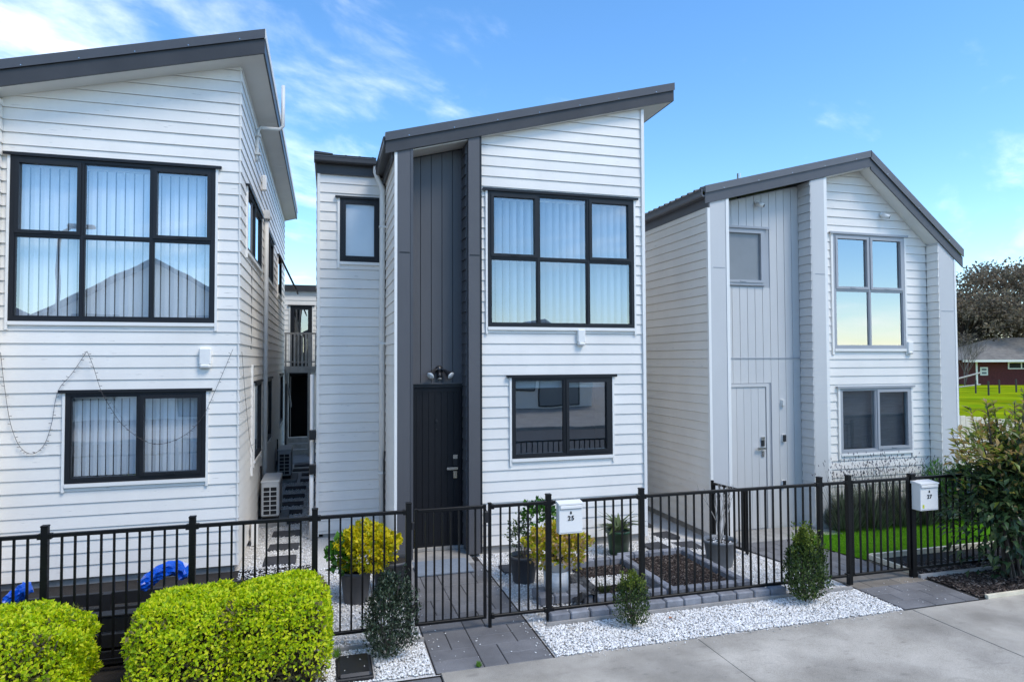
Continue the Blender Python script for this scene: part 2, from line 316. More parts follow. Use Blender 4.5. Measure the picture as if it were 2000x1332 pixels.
# ---- a wall frame: u along the wall, v outward, z up
class Wall:
    def __init__(s, O, u, n): s.O = Vector((O[0], O[1], 0)); s.u = Vector((u[0], u[1], 0)); s.n = Vector((n[0], n[1], 0))
    def P(s, u, v, z): return s.O+s.u*u+s.n*v+Vector((0, 0, z))
    def box(s, mb, u0, u1, v0, v1, z0, z1):
        V = [s.P(u, v, z) for z in (z0, z1) for v in (v0, v1) for u in (u0, u1)]
        F = [(0, 2, 3, 1), (4, 5, 7, 6), (0, 1, 5, 4), (2, 6, 7, 3), (0, 4, 6, 2), (1, 3, 7, 5)]
        return mb.quadmesh(V, [f[::-1] for f in F] if s.u.cross(s.n).z*(u1-u0)*(v1-v0) < 0 else F)
    def poly(s, mb, pts, v0, v1): return mb.prism([s.P(u, v0, z) for u, z in pts], [s.P(u, v1, z) for u, z in pts])
def clip_poly(pts, a, b):          # keep z <= a + b*u
    out = []; n = len(pts)
    for i in range(n):
        p, q = pts[i], pts[(i+1) % n]; dp, dq = a+b*p[0]-p[1], a+b*q[0]-q[1]
        if dp >= 0: out.append(p)
        if dp*dq < 0: t = dp/(dp-dq); out.append((p[0]+(q[0]-p[0])*t, p[1]+(q[1]-p[1])*t))
    return out
def cells(u0, u1, zb, zt, holes):
    """free (u0,u1,z0,z1) cells of one row, grouped into connected boards"""
    hs_ = [h for h in holes if h[1] > u0+1e-4 and h[0] < u1-1e-4 and h[3] > zb+1e-4 and h[2] < zt-1e-4]
    br = sorted(set([u0, u1]+[min(max(x, u0), u1) for h in hs_ for x in h[:2]]))
    groups = []; cur = []
    for a, b in zip(br[:-1], br[1:]):
        if b-a < 1e-4: continue
        lo, hi = zb, zt
        for h in hs_:
            if h[0] < (a+b)/2 < h[1]:
                if h[2] <= lo+1e-4: lo = max(lo, h[3])
                else: hi = min(hi, h[2])
        if hi-lo > 0.004: cur.append((a, b, lo, hi))
        elif cur: groups.append(cur); cur = []
    if cur: groups.append(cur)
    return groups
def clad(house, W, u0, u1, z0, z1, holes=(), clips=(), pitch=0.1437, phase=0.0, m='white_board', back=0.09, maxlen=None):
    wb = MB(); rows = []
    k = math.floor((z0-phase)/pitch)
    while phase+k*pitch < z1-0.003:
        zb, zt = max(z0, phase+k*pitch), min(z1, phase+(k+1)*pitch); base = phase+k*pitch; k += 1
        if zt-zb < 0.004: continue
        for g in cells(u0, u1, zb, zt, holes):
            polys = []
            for (a, b, lo, hi) in g:
                p = [(a, lo), (b, lo), (b, hi), (a, hi)]
                for (ca, cb_) in clips: p = clip_poly(p, ca, cb_) if len(p) > 2 else []
                if len(p) > 2: polys.append(p)
            if polys: rows.append((base, polys))
    for base, polys in rows:
        for p in polys: W.poly(wb, p, -back, 0.0)
    wall = wb.build('wall', m, house)
    jr = random.Random(3)
    for base, polys in rows:
        mb = MB(); dv = jr.uniform(-0.0012, 0.0012)
        for p in polys:
            t = lambda z: 0.025-0.013*(z-base)/pitch+dv
            p = clip_poly(p, base+pitch-0.0042, 0.0)
            if len(p) > 2: mb.prism([W.P(u, 0.001, z) for u, z in p], [W.P(u, t(z), z) for u, z in p])
        if not mb.v: continue
        mb.build('weatherboard', m, wall)
    return wall
def vstrips(parent, W, u0, u1, z0, z1, pitch, m, holes=(), clips=(), name='cladding_strip', gap=0.009, th=0.012):
    """vertical groove cladding: one strip per groove spacing"""
    n = max(1, round((u1-u0)/pitch)); st = (u1-u0)/n
    for i in range(n):
        a, b = u0+i*st+gap/2, u0+(i+1)*st-gap/2
        mid = (a+b)/2; ivs = [(z0, z1)]
        for h in holes:
            if h[0] < mid < h[1]:
                ivs = [x for (lo, hi) in ivs for x in ((lo, min(hi, h[2])), (max(lo, h[3]), hi)) if x[1]-x[0] > 0.02]
        for lo, hi in ivs:
            p = [(a, lo), (b, lo), (b, hi), (a, hi)]
            for c in clips: p = clip_poly(p, *c)
            if len(p) > 2: mb = MB(); W.poly(mb, p, 0.0, th); mb.build(name, m, parent)
def window(house, W, u0, u1, z0, z1, cols, rows, fm='frame_dark', gm='glass_clear', sashes=(), slats=None, flash='frame_dark', trim='white_trim',
           fw=0.045, mull=0.028, slat_w=0.105, slat_rot=0.12, slat_k=0.86, roller=None, sash_gm=None, label=None, trimw=0.03):
    """cols/rows: list of split fractions. sashes: set of (col,row) opening sashes"""
    cu = [u0]+[u0+(u1-u0)*c for c in cols]+[u1]; rz = [z0]+[z0+(z1-z0)*c for c in rows]+[z1]
    f = MB(); v0, v1 = -0.06, 0.040
    W.box(f, u0, u1, v0, v1, z1-fw, z1); W.box(f, u0, u1, v0, v1, z0, z0+fw)
    W.box(f, u0, u0+fw, v0, v1, z0+fw, z1-fw); W.box(f, u1-fw, u1, v0, v1, z0+fw, z1-fw)
    for c in cu[1:-1]: W.box(f, c-mull/2, c+mull/2, v0+.002, v1-.002, z0+fw, z1-fw)
    for i in range(len(cu)-1):
        a = cu[i]+(fw if i == 0 else mull/2); b = cu[i+1]-(fw if i == len(cu)-2 else mull/2)
        for c in rz[1:-1]: W.box(f, a, b, v0+.004, v1-.004, c-mull/2, c+mull/2)
    win = f.build('window', fm, house)
    for i in range(len(cu)-1):
        a = cu[i]+(fw if i == 0 else mull/2); b = cu[i+1]-(fw if i == len(cu)-2 else mull/2)
        for j in range(len(rz)-1):
            lo = rz[j]+(fw if j == 0 else mull/2); hi = rz[j+1]-(fw if j == len(rz)-2 else mull/2)
            sa = (i, j) in sashes; e = 0.042 if sa else 0.014
            s = MB(); vo = 0.052 if sa else 0.030
            W.box(s, a, b, -0.02, vo, hi-e, hi); W.box(s, a, b, -0.02, vo, lo, lo+e); W.box(s, a, a+e, -0.02, vo, lo+e, hi-e); W.box(s, b-e, b, -0.02, vo, lo+e, hi-e)
            s.build('sash' if sa else 'glazing_bead', fm, win)
            g = MB(); W.box(g, a+e-.002, b-e+.002, 0.004, 0.010, lo+e-.002, hi-e+.002); g.build('pane', (sash_gm if sa and sash_gm else gm), win)
            if sa:
                h = MB(); W.box(h, (a+b)/2-.05, (a+b)/2+.05, vo, vo+.008, lo+e*.3, lo+e*.7); h.build('catch', fm, win)
    if trim:
        for (ja, jb) in ((u0-trimw, u0-.002), (u1+.002, u1+trimw)): t = MB(); W.box(t, ja, jb, 0, 0.043, z0-.10, z1); t.build('jamb_facing', trim, win)
        t = MB(); W.box(t, u0-.001, u1+.001, 0, 0.052, z0-.045, z0-.003); t.build('sill', trim, win)
    if flash:
        t = MB(); W.box(t, u0-.07, u1+.07, 0, 0.066, z1+.004, z1+.024); W.box(t, u0-.068, u1+.068, 0.058, 0.0655, z1-.012, z1+.004); t.build('head_flashing', flash, win)
    # dim room behind the glass
    r = MB(); D = 1.3
    A = [W.P(u, -0.07, z) for u, z in ((u0, z0), (u1, z0), (u1, z1), (u0, z1))]; B = [W.P(u, -D, z) for u, z in ((u0-.3, z0-.3), (u1+.3, z0-.3), (u1+.3, z1+.1), (u0-.3, z1+.1))]
    r.quadmesh(A+B, [(4, 5, 6, 7), (0, 1, 5, 4), (1, 2, 6, 5), (2, 3, 7, 6), (3, 0, 4, 7)]); r.build('room_lining', 'room', win)
    if slats:
        n = int((u1-u0-0.08)/(slat_w*slat_k)); st = (u1-u0-0.08)/n
        rail = MB(); W.box(rail, u0+.05, u1-.05, -0.16, -0.10, z1-.09, z1-.05); rail.build('blind_rail', 'white_trim', win)
        for i in range(n):
            c = u0+.04+st*(i+.5); rr = slat_rot+random.uniform(-.05, .05); h = slat_w/2
            du, dv = math.cos(rr)*h, math.sin(rr)*h; q = MB(); zb, zt = z0+.06, z1-.08
            q.prism([W.P(c-du, -.13-dv, zb), W.P(c, -.122, zb), W.P(c+du, -.13+dv, zb), W.P(c, -.124, zb)], [W.P(c-du, -.13-dv, zt), W.P(c, -.122, zt), W.P(c+du, -.13+dv, zt), W.P(c, -.124, zt)])
            q.build('blind_slat', 'blind', win)
    if roller:
        q = MB(); W.box(q, u0+.05, u1-.05, -0.075, -0.07, roller, z1-.045); q.build('roller_blind', 'blind', win)
    if label: win['label'] = label
    return win
FRONT = lambda Y: Wall((0, Y), (1, 0), (0, -1))       # faces the street, u = X
def FACE_PX(X): return Wall((X, 0), (0, 1), (1, 0))   # faces +X, u = Y
def FACE_NX(X): return Wall((X, 0), (0, 1), (-1, 0))  # faces -X, u = Y
def slope_roof(house, x0, z0, x1, z1, ya, yb, drop, fl=0.10, name='roof', fm='fascia', fm2='fascia_light'):
    """roof plane from (x0,z0) to (x1,z1) upper edge; barge flashing + fascia on the street side"""
    b = (z1-z0)/(x1-x0); s = MB()
    s.prism([(x0, ya+.02, z0-.005), (x1, ya+.02, z1-.005), (x1, ya+.02, z1-.06), (x0, ya+.02, z0-.06)], [(x0, yb, z0-.005), (x1, yb, z1-.005), (x1, yb, z1-.06), (x0, yb, z0-.06)])
    roof = s.build(name, 'fascia', house)
    n = int((yb-ya)/0.19)
    for i in range(min(n, 12)):
        y = ya+.10+i*.19; q = MB()
        q.prism([(x0, y, z0-.004), (x0, y+.02, z0+.024), (x0, y+.045, z0+.024), (x0, y+.065, z0-.004)], [(x1, y, z1-.004), (x1, y+.02, z1+.024), (x1, y+.045, z1+.024), (x1, y+.065, z1-.004)])
        q.build('roof_rib', 'fascia', roof)
    q = MB(); q.prism([(x0-.006, ya-.022, z0+.012), (x1+.006, ya-.022, z1+.012), (x1+.006, ya-.022, z1-fl), (x0-.006, ya-.022, z0-fl)], [(x0-.006, ya+.16, z0+.012), (x1+.006, ya+.16, z1+.012), (x1+.006, ya+.16, z1+.004), (x0-.006, ya+.16, z0+.004)])
    q.build('barge_flashing', fm2, roof)
    q = MB()
    q.prism([(x0, ya, z0-fl+.004), (x1, ya, z1-fl+.004), (x1, ya, z1-drop), (x0, ya, z0-drop)], [(x0, ya+.022, z0-fl+.004), (x1, ya+.022, z1-fl+.004), (x1, ya+.022, z1-drop), (x0, ya+.022, z0-drop)])
    q.build('fascia_board', fm, roof)
    q = MB()
    n = max(3, int(abs(x1-x0)/0.55))
    for i in range(n):
        t = (i+.5)/n; x = x0+(x1-x0)*t; z = z0+(z1-z0)*t-fl*.82
        q.tube([(x, ya-.022, z), (x, ya-.027, z)], 0.006, 8)
    q.build('fixing_screws', 'chrome', roof)
    return roof

# ------------------------------------------------------------------ ground, road, footpath
def gz(x, y):
    t = np.clip((np.asarray(x, float)-4.6)/1.0, 0, 1); return -0.17*t*np.clip((np.asarray(y, float)-6.5)/2.4, 0, 1)
def sheet(name, x0, x1, y0, y1, z, m, nx=1, ny=1, follow=False):
    xs = np.linspace(x0, x1, nx+1); ys = np.linspace(y0, y1, ny+1)
    V = [(x, y, z+(float(gz(x, y)) if follow else 0)) for y in ys for x in xs]
    F = [(j*(nx+1)+i, j*(nx+1)+i+1, (j+1)*(nx+1)+i+1, (j+1)*(nx+1)+i) for j in range(ny) for i in range(nx)]
    return struct(mesh_obj(name, V, F, m))
sheet('ground', -1500, 1500, -1500, 1500, -0.32, 'dirt')
sheet('road', -120, 160, -7.0, 3.0, -0.13, 'asphalt')
k = MB().box(-120, 160, 3.0, 3.15, -0.32, -0.005, 0.02).build('kerb', 'concrete_raw'); struct(k)
MBK = MB().box(-120, 160, -7.3, -7.0, -0.32, -0.005, 0.02).build('kerb', 'concrete_raw'); struct(MBK)
sheet('opposite_verge', -120, 160, -60, -7.3, -0.02, 'concrete_raw')
fp = sheet('footpath', -60, 120, 3.16, 5.50, -0.05, 'concrete_raw')
jx = [-3.9, -1.55, 0.94, 3.36, 5.88, 8.35, 10.8, 13.3]
for a, b in zip(jx[:-1], jx[1:]):
    y1 = 5.515 if a > 0.9 else 5.24
    MB().box(a+.004, b-.004, 3.17, y1, -0.09, 0.0+random.uniform(-.002, .002), 0.004).build('footpath_slab', 'concrete', fp)
# white stone bed: the verge strip, the front yard and both side passages
GX = sheet('gravel_bed', -1.10, 5.95, 5.50, 19.0, -0.012, 'gravel_base', 28, 40, True)
sheet('garden_soil', -9.0, -0.08, 5.25, 8.90, -0.004, 'soil', 4, 4)
sheet('garden_soil', 6.80, 16.0, 5.53, 7.06, -0.006, 'soil', 4, 4)
lawn = sheet('lawn', 6.84, 13.8, 7.05, 12.5, 0.012, 'lawn_base', 12, 8, True)
sheet('side_yard', 10.6, 60.0, 5.5, 11.4, -0.02, 'dirt')
sheet('field', 10.6, 400, 11.4, 400, 0.0, 'field_grass', 4, 4)
# far hills all round the horizon
V = []; F = []
for i in range(145):
    a = 2*math.pi*i/144; hgt = 11+5*math.sin(3*a)+4*math.sin(7*a+1)+3*math.sin(17*a+2)
    V += [(900*math.cos(a), 900*math.sin(a), -1), (1100*math.cos(a), 1100*math.sin(a), hgt)]
for i in range(144): F.append((2*i, 2*i+2, 2*i+3, 2*i+1))
struct(mesh_obj('hills', V, F, 'hill', None, True))

# ------------------------------------------------------------------ paved paths
path = struct(MB().box(0.90, 1.96, 5.51, 8.62, -0.05, -0.006).build('paved_path', 'soil'))
pv = {}
def paver(x, y, wx, wy, parent, m='paver', z=0.0):
    key = (round(wx, 3), round(wy, 3), m)
    if key not in pv:
        o = MB().box(-wx/2+.0035, wx/2-.0035, -wy/2+.0035, wy/2-.0035, -0.04, 0.0, 0.004).build('paver', m, parent); pv[key] = o
        o.location = Vector((x, y, z)); return o
    o = inst(pv[key], (x, y, z), parent); o.rotation_euler = (random.uniform(-.004, .004), random.uniform(-.004, .004), random.uniform(-.004, .004)); return o
U_ = 0.2075
y = 5.515
r_ = 0
while y < 8.3:      # basket-weave of 400 x 200 pavers
    xl = 0.905
    if r_ % 2 == 0:
        for q in range(2): paver(xl+U_, y+U_*(q+.5), 2*U_, U_, path, z=random.uniform(0, .003))
        paver(xl+2.5*U_, y+U_, U_, 2*U_, path)
        for q in range(2): paver(xl+4*U_, y+U_*(q+.5), 2*U_, U_, path, z=random.uniform(0, .003))
    else:
        paver(xl+.5*U_, y+U_, U_, 2*U_, path); paver(xl+1.5*U_, y+U_, U_, 2*U_, path)
        for q in range(2): paver(xl+3*U_, y+U_*(q+.5), 2*U_, U_, path, z=random.uniform(0, .003))
        paver(xl+4.5*U_, y+U_, U_, 2*U_, path)
    y += 2*U_; r_ += 1
# row of dark pavers along the footpath on the hedge side
row = struct(MB().box(-3.9, 0.93, 5.25, 5.49, -0.06, -0.012).build('paver_edging', 'soil'))
for i in range(11): paver(0.93-2*U_*(i+.5), 5.355, 2*U_, U_, row, z=-.003)
# path of the grey house
p27 = struct(sheet('paved_path', 5.80, 6.82, 5.53, 9.05, -0.006, 'soil', 1, 6, True))
x0 = 5.81
for j in range(17):
    yy = 5.54+j*U_
    for i in range(-1, 3):
        xa = x0+(i+(.5 if j % 2 else 0))*2*U_; xb = xa+2*U_
        xa, xb = max(xa, x0), min(xb, x0+5*U_-.02)
        if xb-xa < .06: continue
        paver((xa+xb)/2, yy+U_/2, round(xb-xa, 3), U_, p27, 'paver_warm' if 3 <= j <= 4 else 'paver', z=float(gz((xa+xb)/2, yy+.1))+.004)
# stepping pavers in the passage beside the white house with the tall windows
stp = None
PASS = [(-0.55, 9.16, .40, .35), (-0.54, 9.80, .40, .27), (-0.54, 10.55, .40, .27), (-0.55, 11.3, .40, .27), (-0.56, 12.0, .40, .27), (-0.56, 12.7, .40, .27), (-0.56, 13.4, .40, .27), (-0.56, 14.25, .40, .27), (-0.30, 15.1, .40, .27), (-0.30, 15.9, .40, .27), (-0.52, 16.6, .40, .27), (-0.52, 17.3, .40, .27)]
sm = None
for i, (x, y, a, b) in enumerate(PASS):
    o = MB().box(-a/2, a/2, -b/2, b/2, -.02, .022, .006).build('stepping_stone', 'paver_dark') if True else None
    o.location = (x, y, 0); o.rotation_euler.z = random.uniform(-.05, .05)
    tag(o, 'dark rectangular stepping stone in the narrow white gravel passage', 'stepping stone', 'stepping stones in the passage with the air conditioners')
SQ = [(4.95, 9.02, .34), (4.98, 8.42, .34), (4.45, 8.35, .30), (4.88, 9.75, .34), (4.98, 10.5, .34), (5.0, 7.75, .3)]
for i, (x, y, a) in enumerate(SQ):
    o = MB().box(-a/2, a/2, -a/2, a/2, -.03, .018, .006).build('stepping_stone', 'paver_dark')
    o.location = (x, y, float(gz(x, y))); o.rotation_euler.z = random.uniform(-.12, .12)
    tag(o, 'square dark stepping stone in the gravel beside the grey house wall', 'stepping stone', 'square stepping stones between the two right hand houses')
o = MB().box(2.12, 2.42, 7.82, 8.12, -.02, .02, .006).build('stepping_stone', 'paver_dark'); tag(o, 'square dark stepping stone behind the black pot with a leafy bush', 'stepping stone')

# ------------------------------------------------------------------ HOUSE 1 : white, two tall windows, roof rising over the passage
H1 = thing('house', 'white weatherboard house with a six pane upper window and string lights', 'house', (-2.3, 13, 0))
Y1 = 8.85; XC1 = -1.04; S1 = 0.2604
sof1 = lambda x: 6.326+S1*(x+1.03)
W = FRONT(Y1)
up1 = (-3.495, -1.315, 3.075, 5.0); lo1 = (-2.905, -1.40, 1.185, 2.25)
clad(H1, W, -3.60, XC1, 0.09, 6.6, [up1, lo1], [(6.326+S1*1.03, S1)], phase=0.09)
window(H1, W, *up1, cols=[.337, .676], rows=[.52], gm='glass_blind', sashes={(0, 1), (2, 1)}, slats=True, slat_rot=.05, fw=.05, slat_w=.088, slat_k=1.09)
window(H1, W, *lo1, cols=[.51], rows=[], gm='glass_blind', sashes={(1, 0)}, slats=True, slat_rot=.10, fw=.05, slat_w=.076, slat_k=1.09)
# side wall facing the passage
W = FACE_PX(XC1)
sw = [(9.42, 11.48, 4.09, 4.95), (12.46, 14.02, 4.11, 4.95), (15.4, 16.6, 4.11, 4.95), (10.5, 11.6, 1.13, 2.28), (12.5, 13.75, 1.13, 2.28), (16.3, 17.4, 1.13, 2.28)]
clad(H1, W, Y1-.029, 18.2, 0.09, 6.30, sw, phase=0.09, back=.004)
for i, h in enumerate(sw):
    window(H1, W, *h, cols=[.5] if h[1]-h[0] > 1.3 else [], rows=[], gm='glass_clear', roller=h[3]-.5 if i < 2 else None)
# opened awning sash on the far upper window
q = MB(); A = [(XC1+.05, 15.4, 4.95), (XC1+.05, 16.6, 4.95), (XC1+.40, 16.6, 4.20), (XC1+.40, 15.4, 4.20)]
q.prism(A, [(x+.035, y, z+.012) for x, y, z in A]); q.build('awning_sash', 'frame_dark', H1)
MB().box(XC1-.02, XC1+.045, 10.20, 10.27, .95, 2.55).build('side_facing_board', 'white_trim', H1)
# wing wall at the other end
W = FACE_PX(-3.60); clad(H1, W, 8.45, Y1-.03, 0.09, 5.62, phase=0.09)
W = FRONT(8.45); clad(H1, W, -5.0, -3.6, 0.09, 5.52, [], [(sof1(0)-.02, S1)], phase=0.09)
# foundation, hidden walls, floor
MB().box(-4.55, XC1-.03, 8.88, 18.1, -.3, .085).build('foundation', 'concrete_raw', H1)
q = MB(); q.box(-5.0, -4.9, 8.55, 18.2, 0, 5.25); q.box(-4.9, XC1-.1, 18.1, 18.2, 0, 5.3); q.build('rear_wall', 'white_board', H1)
xa, xb = -5.3, -0.73; ya = 8.55
t = 0.285
roof = slope_roof(H1, xa, sof1(xa)+t, xb, sof1(xb)+t, ya, 18.5, t)
q = MB(); q.prism([(xa, ya+.022, sof1(xa)), (xb-.02, ya+.022, sof1(xb-.02)), (xb-.02, ya+.022, sof1(xb-.02)+.02), (xa, ya+.022, sof1(xa)+.02)], [(xa, 18.4, sof1(xa)), (xb-.02, 18.4, sof1(xb-.02)), (xb-.02, 18.4, sof1(xb-.02)+.02), (xa, 18.4, sof1(xa)+.02)]); q.build('soffit', 'soffit', roof)
q = MB(); zt = sof1(xb)+t; q.box(xb-.02, xb, ya+.023, 18.5, zt-t+.002, zt-.10); q.build('fascia_board', 'fascia', roof)
MB().box(xb, xb+.012, ya-.02, 18.5, zt-.11, zt+.012).build('edge_flashing', 'soffit', roof)
for yy in (10.9, 13.3, 15.7): MB().box(XC1, xb-.03, yy, yy+.012, zt-t-.065, zt-t-.062).build('soffit_joint', 'soffit', roof)
# pipes
q = MB(); q.tube([(XC1+.06, 12.05, 0.02), (XC1+.06, 12.05, 5.08)], .04, 10); dp = q.build('downpipe', 'ac_white', H1, True)
MB().box(XC1+.01, XC1+.12, 11.97, 12.13, 5.05, 5.20, .01).build('rainhead', 'ac_white', dp)
q = MB(); zv = 6.14
q.tube([(XC1+.035, 10.55, 5.62), (XC1+.035, 10.55, 5.70), (XC1+.05, 10.55, zv-.06), (XC1+.09, 10.55, zv), (-.68, 10.55, zv), (-.63, 10.55, zv+.05), (-.63, 10.55, 6.82)], .028, 10)
vp = q.build('vent_pipe', 'ac_white', H1, True)
for z in (5.72, 6.0): MB().box(XC1+.02, XC1+.09, 10.50, 10.60, z, z+.03).build('pipe_clip', 'ac_white', vp)
MB().box(XC1+.02, XC1+.10, 11.5, 11.6, 5.42, 5.68, .02).build('wall_vent', 'white_trim', H1)
# vent hood on the front wall
q = MB(); q.box(-1.48, -1.345, 8.775, 8.85, 2.56, 2.765, .012); mo = q.build('wall_vent', 'white_trim', H1)
MB().box(-1.475, -1.35, 8.765, 8.85, 2.515, 2.575, .02).build('vent_lip', 'white_trim', mo)

# ------------------------------------------------------------------ HOUSE 2 : white with charcoal entry
H2 = thing('house', 'white weatherboard house with a tall charcoal entry recess and black front door', 'house', (2.7, 12, 0))
YF2, YW2, YR2 = 8.62, 8.72, 9.0; S2 = 0.268
sof2 = lambda x: 5.340+S2*(x-.907)
sc = lambda p, Y: atY(p[0], p[1], Y)
W = FRONT(YW2)
a = sc((951, 372), YW2); b = sc((1237, 641), YW2); up2 = (a[0], b[0], b[1], a[1])
a = sc((998, 736), YW2); b = sc((1194.5, 886), YW2); lo2 = (a[0], b[0], b[1], a[1])
XR2 = 4.455
clad(H2, W, 2.04, XR2, 0.10, 6.5, [up2, lo2], [(5.340-S2*.907, S2)], phase=0.10)
window(H2, W, *up2, cols=[.333, .674], rows=[.505], gm='glass_slat', sashes={(0, 1), (2, 1)}, slats=True, slat_rot=1.0, slat_w=.125, slat_k=.84)
window(H2, W, *lo2, cols=[.52], rows=[], gm='glass_clear', sashes={(1, 0)}, roller=lo2[3]-.16)
MB().box(XR2, XR2+.045, YW2-.047, YW2+.02, 0.06, sof2(4.47)-.02).build('corner_trim', 'white_trim', H2)
q = MB().box(3.43, 3.545, YW2-.075, YW2, 2.85, 3.03, .01); mo = q.build('wall_vent', 'white_trim', H2)
MB().box(3.435, 3.54, YW2-.085, YW2, 2.80, 2.86, .02).build('vent_lip', 'white_trim', mo)
MB().box(2.06, 4.42, YW2+.02, 18, -.3, .095).build('foundation', 'concrete_raw', H2)
# entry: two charcoal fins, recess wall, recess side cladding
XLc0, XLc1, XRc0, XRc1 = 0.905, 1.11, 1.853, 2.037
ent = MB()
def finpoly(x0, x1, ya, yb, z0=0.03, dz=0.0):
    ent.prism([(x0, ya, z0), (x1, ya, z0), (x1, ya, sof2(x1)-dz), (x0, ya, sof2(x0)-dz)], [(x0, yb, z0), (x1, yb, z0), (x1, yb, sof2(x1)-dz), (x0, yb, sof2(x0)-dz)])
finpoly(XLc0, XLc1-.035, YF2, 9.0); e1 = ent.build('entry_fin', 'char_panel', H2)
ent = MB(); finpoly(XLc1-.034, XLc1, YF2-.006, YR2); ent.build('entry_fin_edge', 'fascia_light', e1)
ent = MB(); finpoly(XRc0, XRc1-.03, YF2, 9.0); e2 = ent.build('entry_fin', 'char_panel', H2)
ent = MB(); finpoly(XRc1-.029, XRc1, YF2+.006, YW2+.05); ent.build('entry_fin_edge', 'frame_dark', e2)
for (xa, xb, e) in ((XLc0+.03, XLc1-.045, e1), (XRc0+.015, XRc1-.035, e2)):
    MB().box(xa, xb, YF2-.004, YF2, 4.01, 4.022).build('panel_joint', 'frame_dark', e)
W = FRONT(YR2); cl = [(5.340-S2*.907-.035, S2)]
dz0, dz1 = 0.075, 2.235
door_u = (1.165, 1.825)
rw = MB(); W.poly(rw, clip_poly([(XLc1, 0), (XRc0, 0), (XRc0, 6.2), (XLc1, 6.2)], 5.340-S2*.907-.01, S2), -.08, 0.0); rw = rw.build('recess_wall', 'frame_dark', H2)
vstrips(rw, W, XLc1, XRc0, dz1+.05, 6.2, 0.165, 'char_panel', clips=cl)
q = MB(); q.prism([(XLc1, YF2+.025, sof2(XLc1)-.015), (XRc0, YF2+.025, sof2(XRc0)-.015), (XRc0, YF2+.025, sof2(XRc0)), (XLc1, YF2+.025, sof2(XLc1))], [(XLc1, YR2, sof2(XLc1)-.015), (XRc0, YR2, sof2(XRc0)-.015), (XRc0, YR2, sof2(XRc0)), (XLc1, YR2, sof2(XLc1))]); q.build('recess_soffit', 'soffit', H2)
W2 = FACE_NX(XRc0); clad(H2, W2, YF2+.10, YR2-.02, 0.10, sof2(XRc0)-.03, phase=0.10, m='char_panel', back=.02)
# front door
dm = MB(); W.box(dm, door_u[0]-.045, door_u[1]+.03, .015, .055, dz1, dz1+.045); W.box(dm, door_u[0]-.045, door_u[0], .015, .055, 0.03, dz1); W.box(dm, door_u[1], door_u[1]+.028, .015, .055, .03, dz1)
df = dm.build('door_frame', 'frame_dark', H2)
MB().box(door_u[0]-.05, door_u[1]+.03, YR2-.075, YR2-.056, dz1+.046, dz1+.062).build('head_flashing', 'fascia_light', df)
dr = MB(); W.box(dr, door_u[0]+.004, door_u[1]-.004, -.01, .026, dz0, dz1-.004); dr = dr.build('front_door', 'door_black', H2)
for i in range(7):
    st = (door_u[1]-door_u[0]-.06)/7; q = MB(); u = door_u[0]+.03+i*st; W.box(q, u+.004, u+st-.004, .026, .034, dz0+.06, dz1-.07); q.build('plank', 'door_black', dr)
q = MB(); W.box(q, door_u[0]+.005, door_u[0]+.029, .026, .036, dz0, dz1-.005); W.box(q, door_u[1]-.029, door_u[1]-.005, .026, .036, dz0, dz1-.005); W.box(q, door_u[0]+.03, door_u[1]-.03, .026, .036, dz1-.065, dz1-.005); q.build('door_rail', 'door_black', dr)
def lockset(parent, W, u, z, v, lever=-1):
    q = MB(); W.box(q, u-.028, u+.028, v, v+.02, z+.02, z+.14); q.build('keypad', 'black_plastic', parent)
    q = MB(); W.box(q, u-.03, u+.03, v, v+.026, z+.115, z+.17); q.build('lock_cap', 'chrome', parent)
    q = MB(); W.box(q, min(u+lever*.12, u+.03), max(u+lever*.12, u+.03), v+.03, v+.05, z-.03, z+.005); W.box(q, u-.012, u+.012, v, v+.035, z-.025, z); q.build('door_handle', 'chrome', parent)
    q = MB(); W.box(q, u-.024, u+.024, v, v+.014, z-.15, z-.055); q.build('lock_plate', 'chrome', parent)
lockset(dr, W, door_u[1]-.095, 1.14, .036)
q = MB(); q.tube([W.P(1.475, .03, 1.78), W.P(1.475, .05, 1.78)], .02, 10); q.tube([W.P(1.475, .03, 1.66), W.P(1.475, .045, 1.66)], .012, 10); q.build('peephole', 'black_plastic', dr)
MB().box(door_u[0]-.05, door_u[1]+.03, 8.93, 9.02, .028, .072, .005).build('threshold', 'concrete_raw', H2)
ld = struct(MB().box(1.0, 1.86, 8.32, 8.95, -.04, .026, .006).build('landing', 'concrete_raw'))
mt = MB().box(1.08, 1.78, 7.98, 8.52, .003, .03, .006).build('doormat', 'rubber_mat'); tag(mt, 'blue grey rubber doormat lying before the black door', 'doormat')
# white return wall beside the entry and the set-back wing
W = FACE_NX(XLc0); clad(H2, W, 8.68, 10.16, 0.10, 5.32, phase=0.10, back=.05)
MB().box(XLc0-.036, XLc0, YF2+.002, YF2+.06, .04, 5.33).build('corner_trim', 'white_trim', H2)
YG = 10.2; W = FRONT(YG)
a = sc((664, 387), YG); b = sc((741.5, 514), YG); wg = (a[0], b[0], b[1], a[1])
XW0 = -0.115
clad(H2, W, XW0+.04, XLc0-.03, 0.05, 5.40, [wg], phase=0.10)
wn = window(H2, W, *wg, cols=[], rows=[], gm='frosted', sashes={(0, 0)}, sash_gm='frosted', trimw=.035)
MB().box(XW0, XW0+.04, YG-.042, YG+.02, .02, 5.40).build('corner_trim', 'white_trim', H2)
q = MB(); q.box(XW0+.01, XW0+.1, YG+.02, 18, .0, 5.4); q.box(XW0+.1, XR2, 17.9, 18, 0, 5.4); q.build('rear_wall', 'white_board', H2)
q = MB(); q.box(XR2-.08, XR2, YW2+.03, 18, 0, 6.2); q.build('side_wall', 'white_board', H2)
MB().box(XW0+.02, XLc0, YG+.02, 18, -.3, .045).build('foundation', 'concrete_raw', H2)
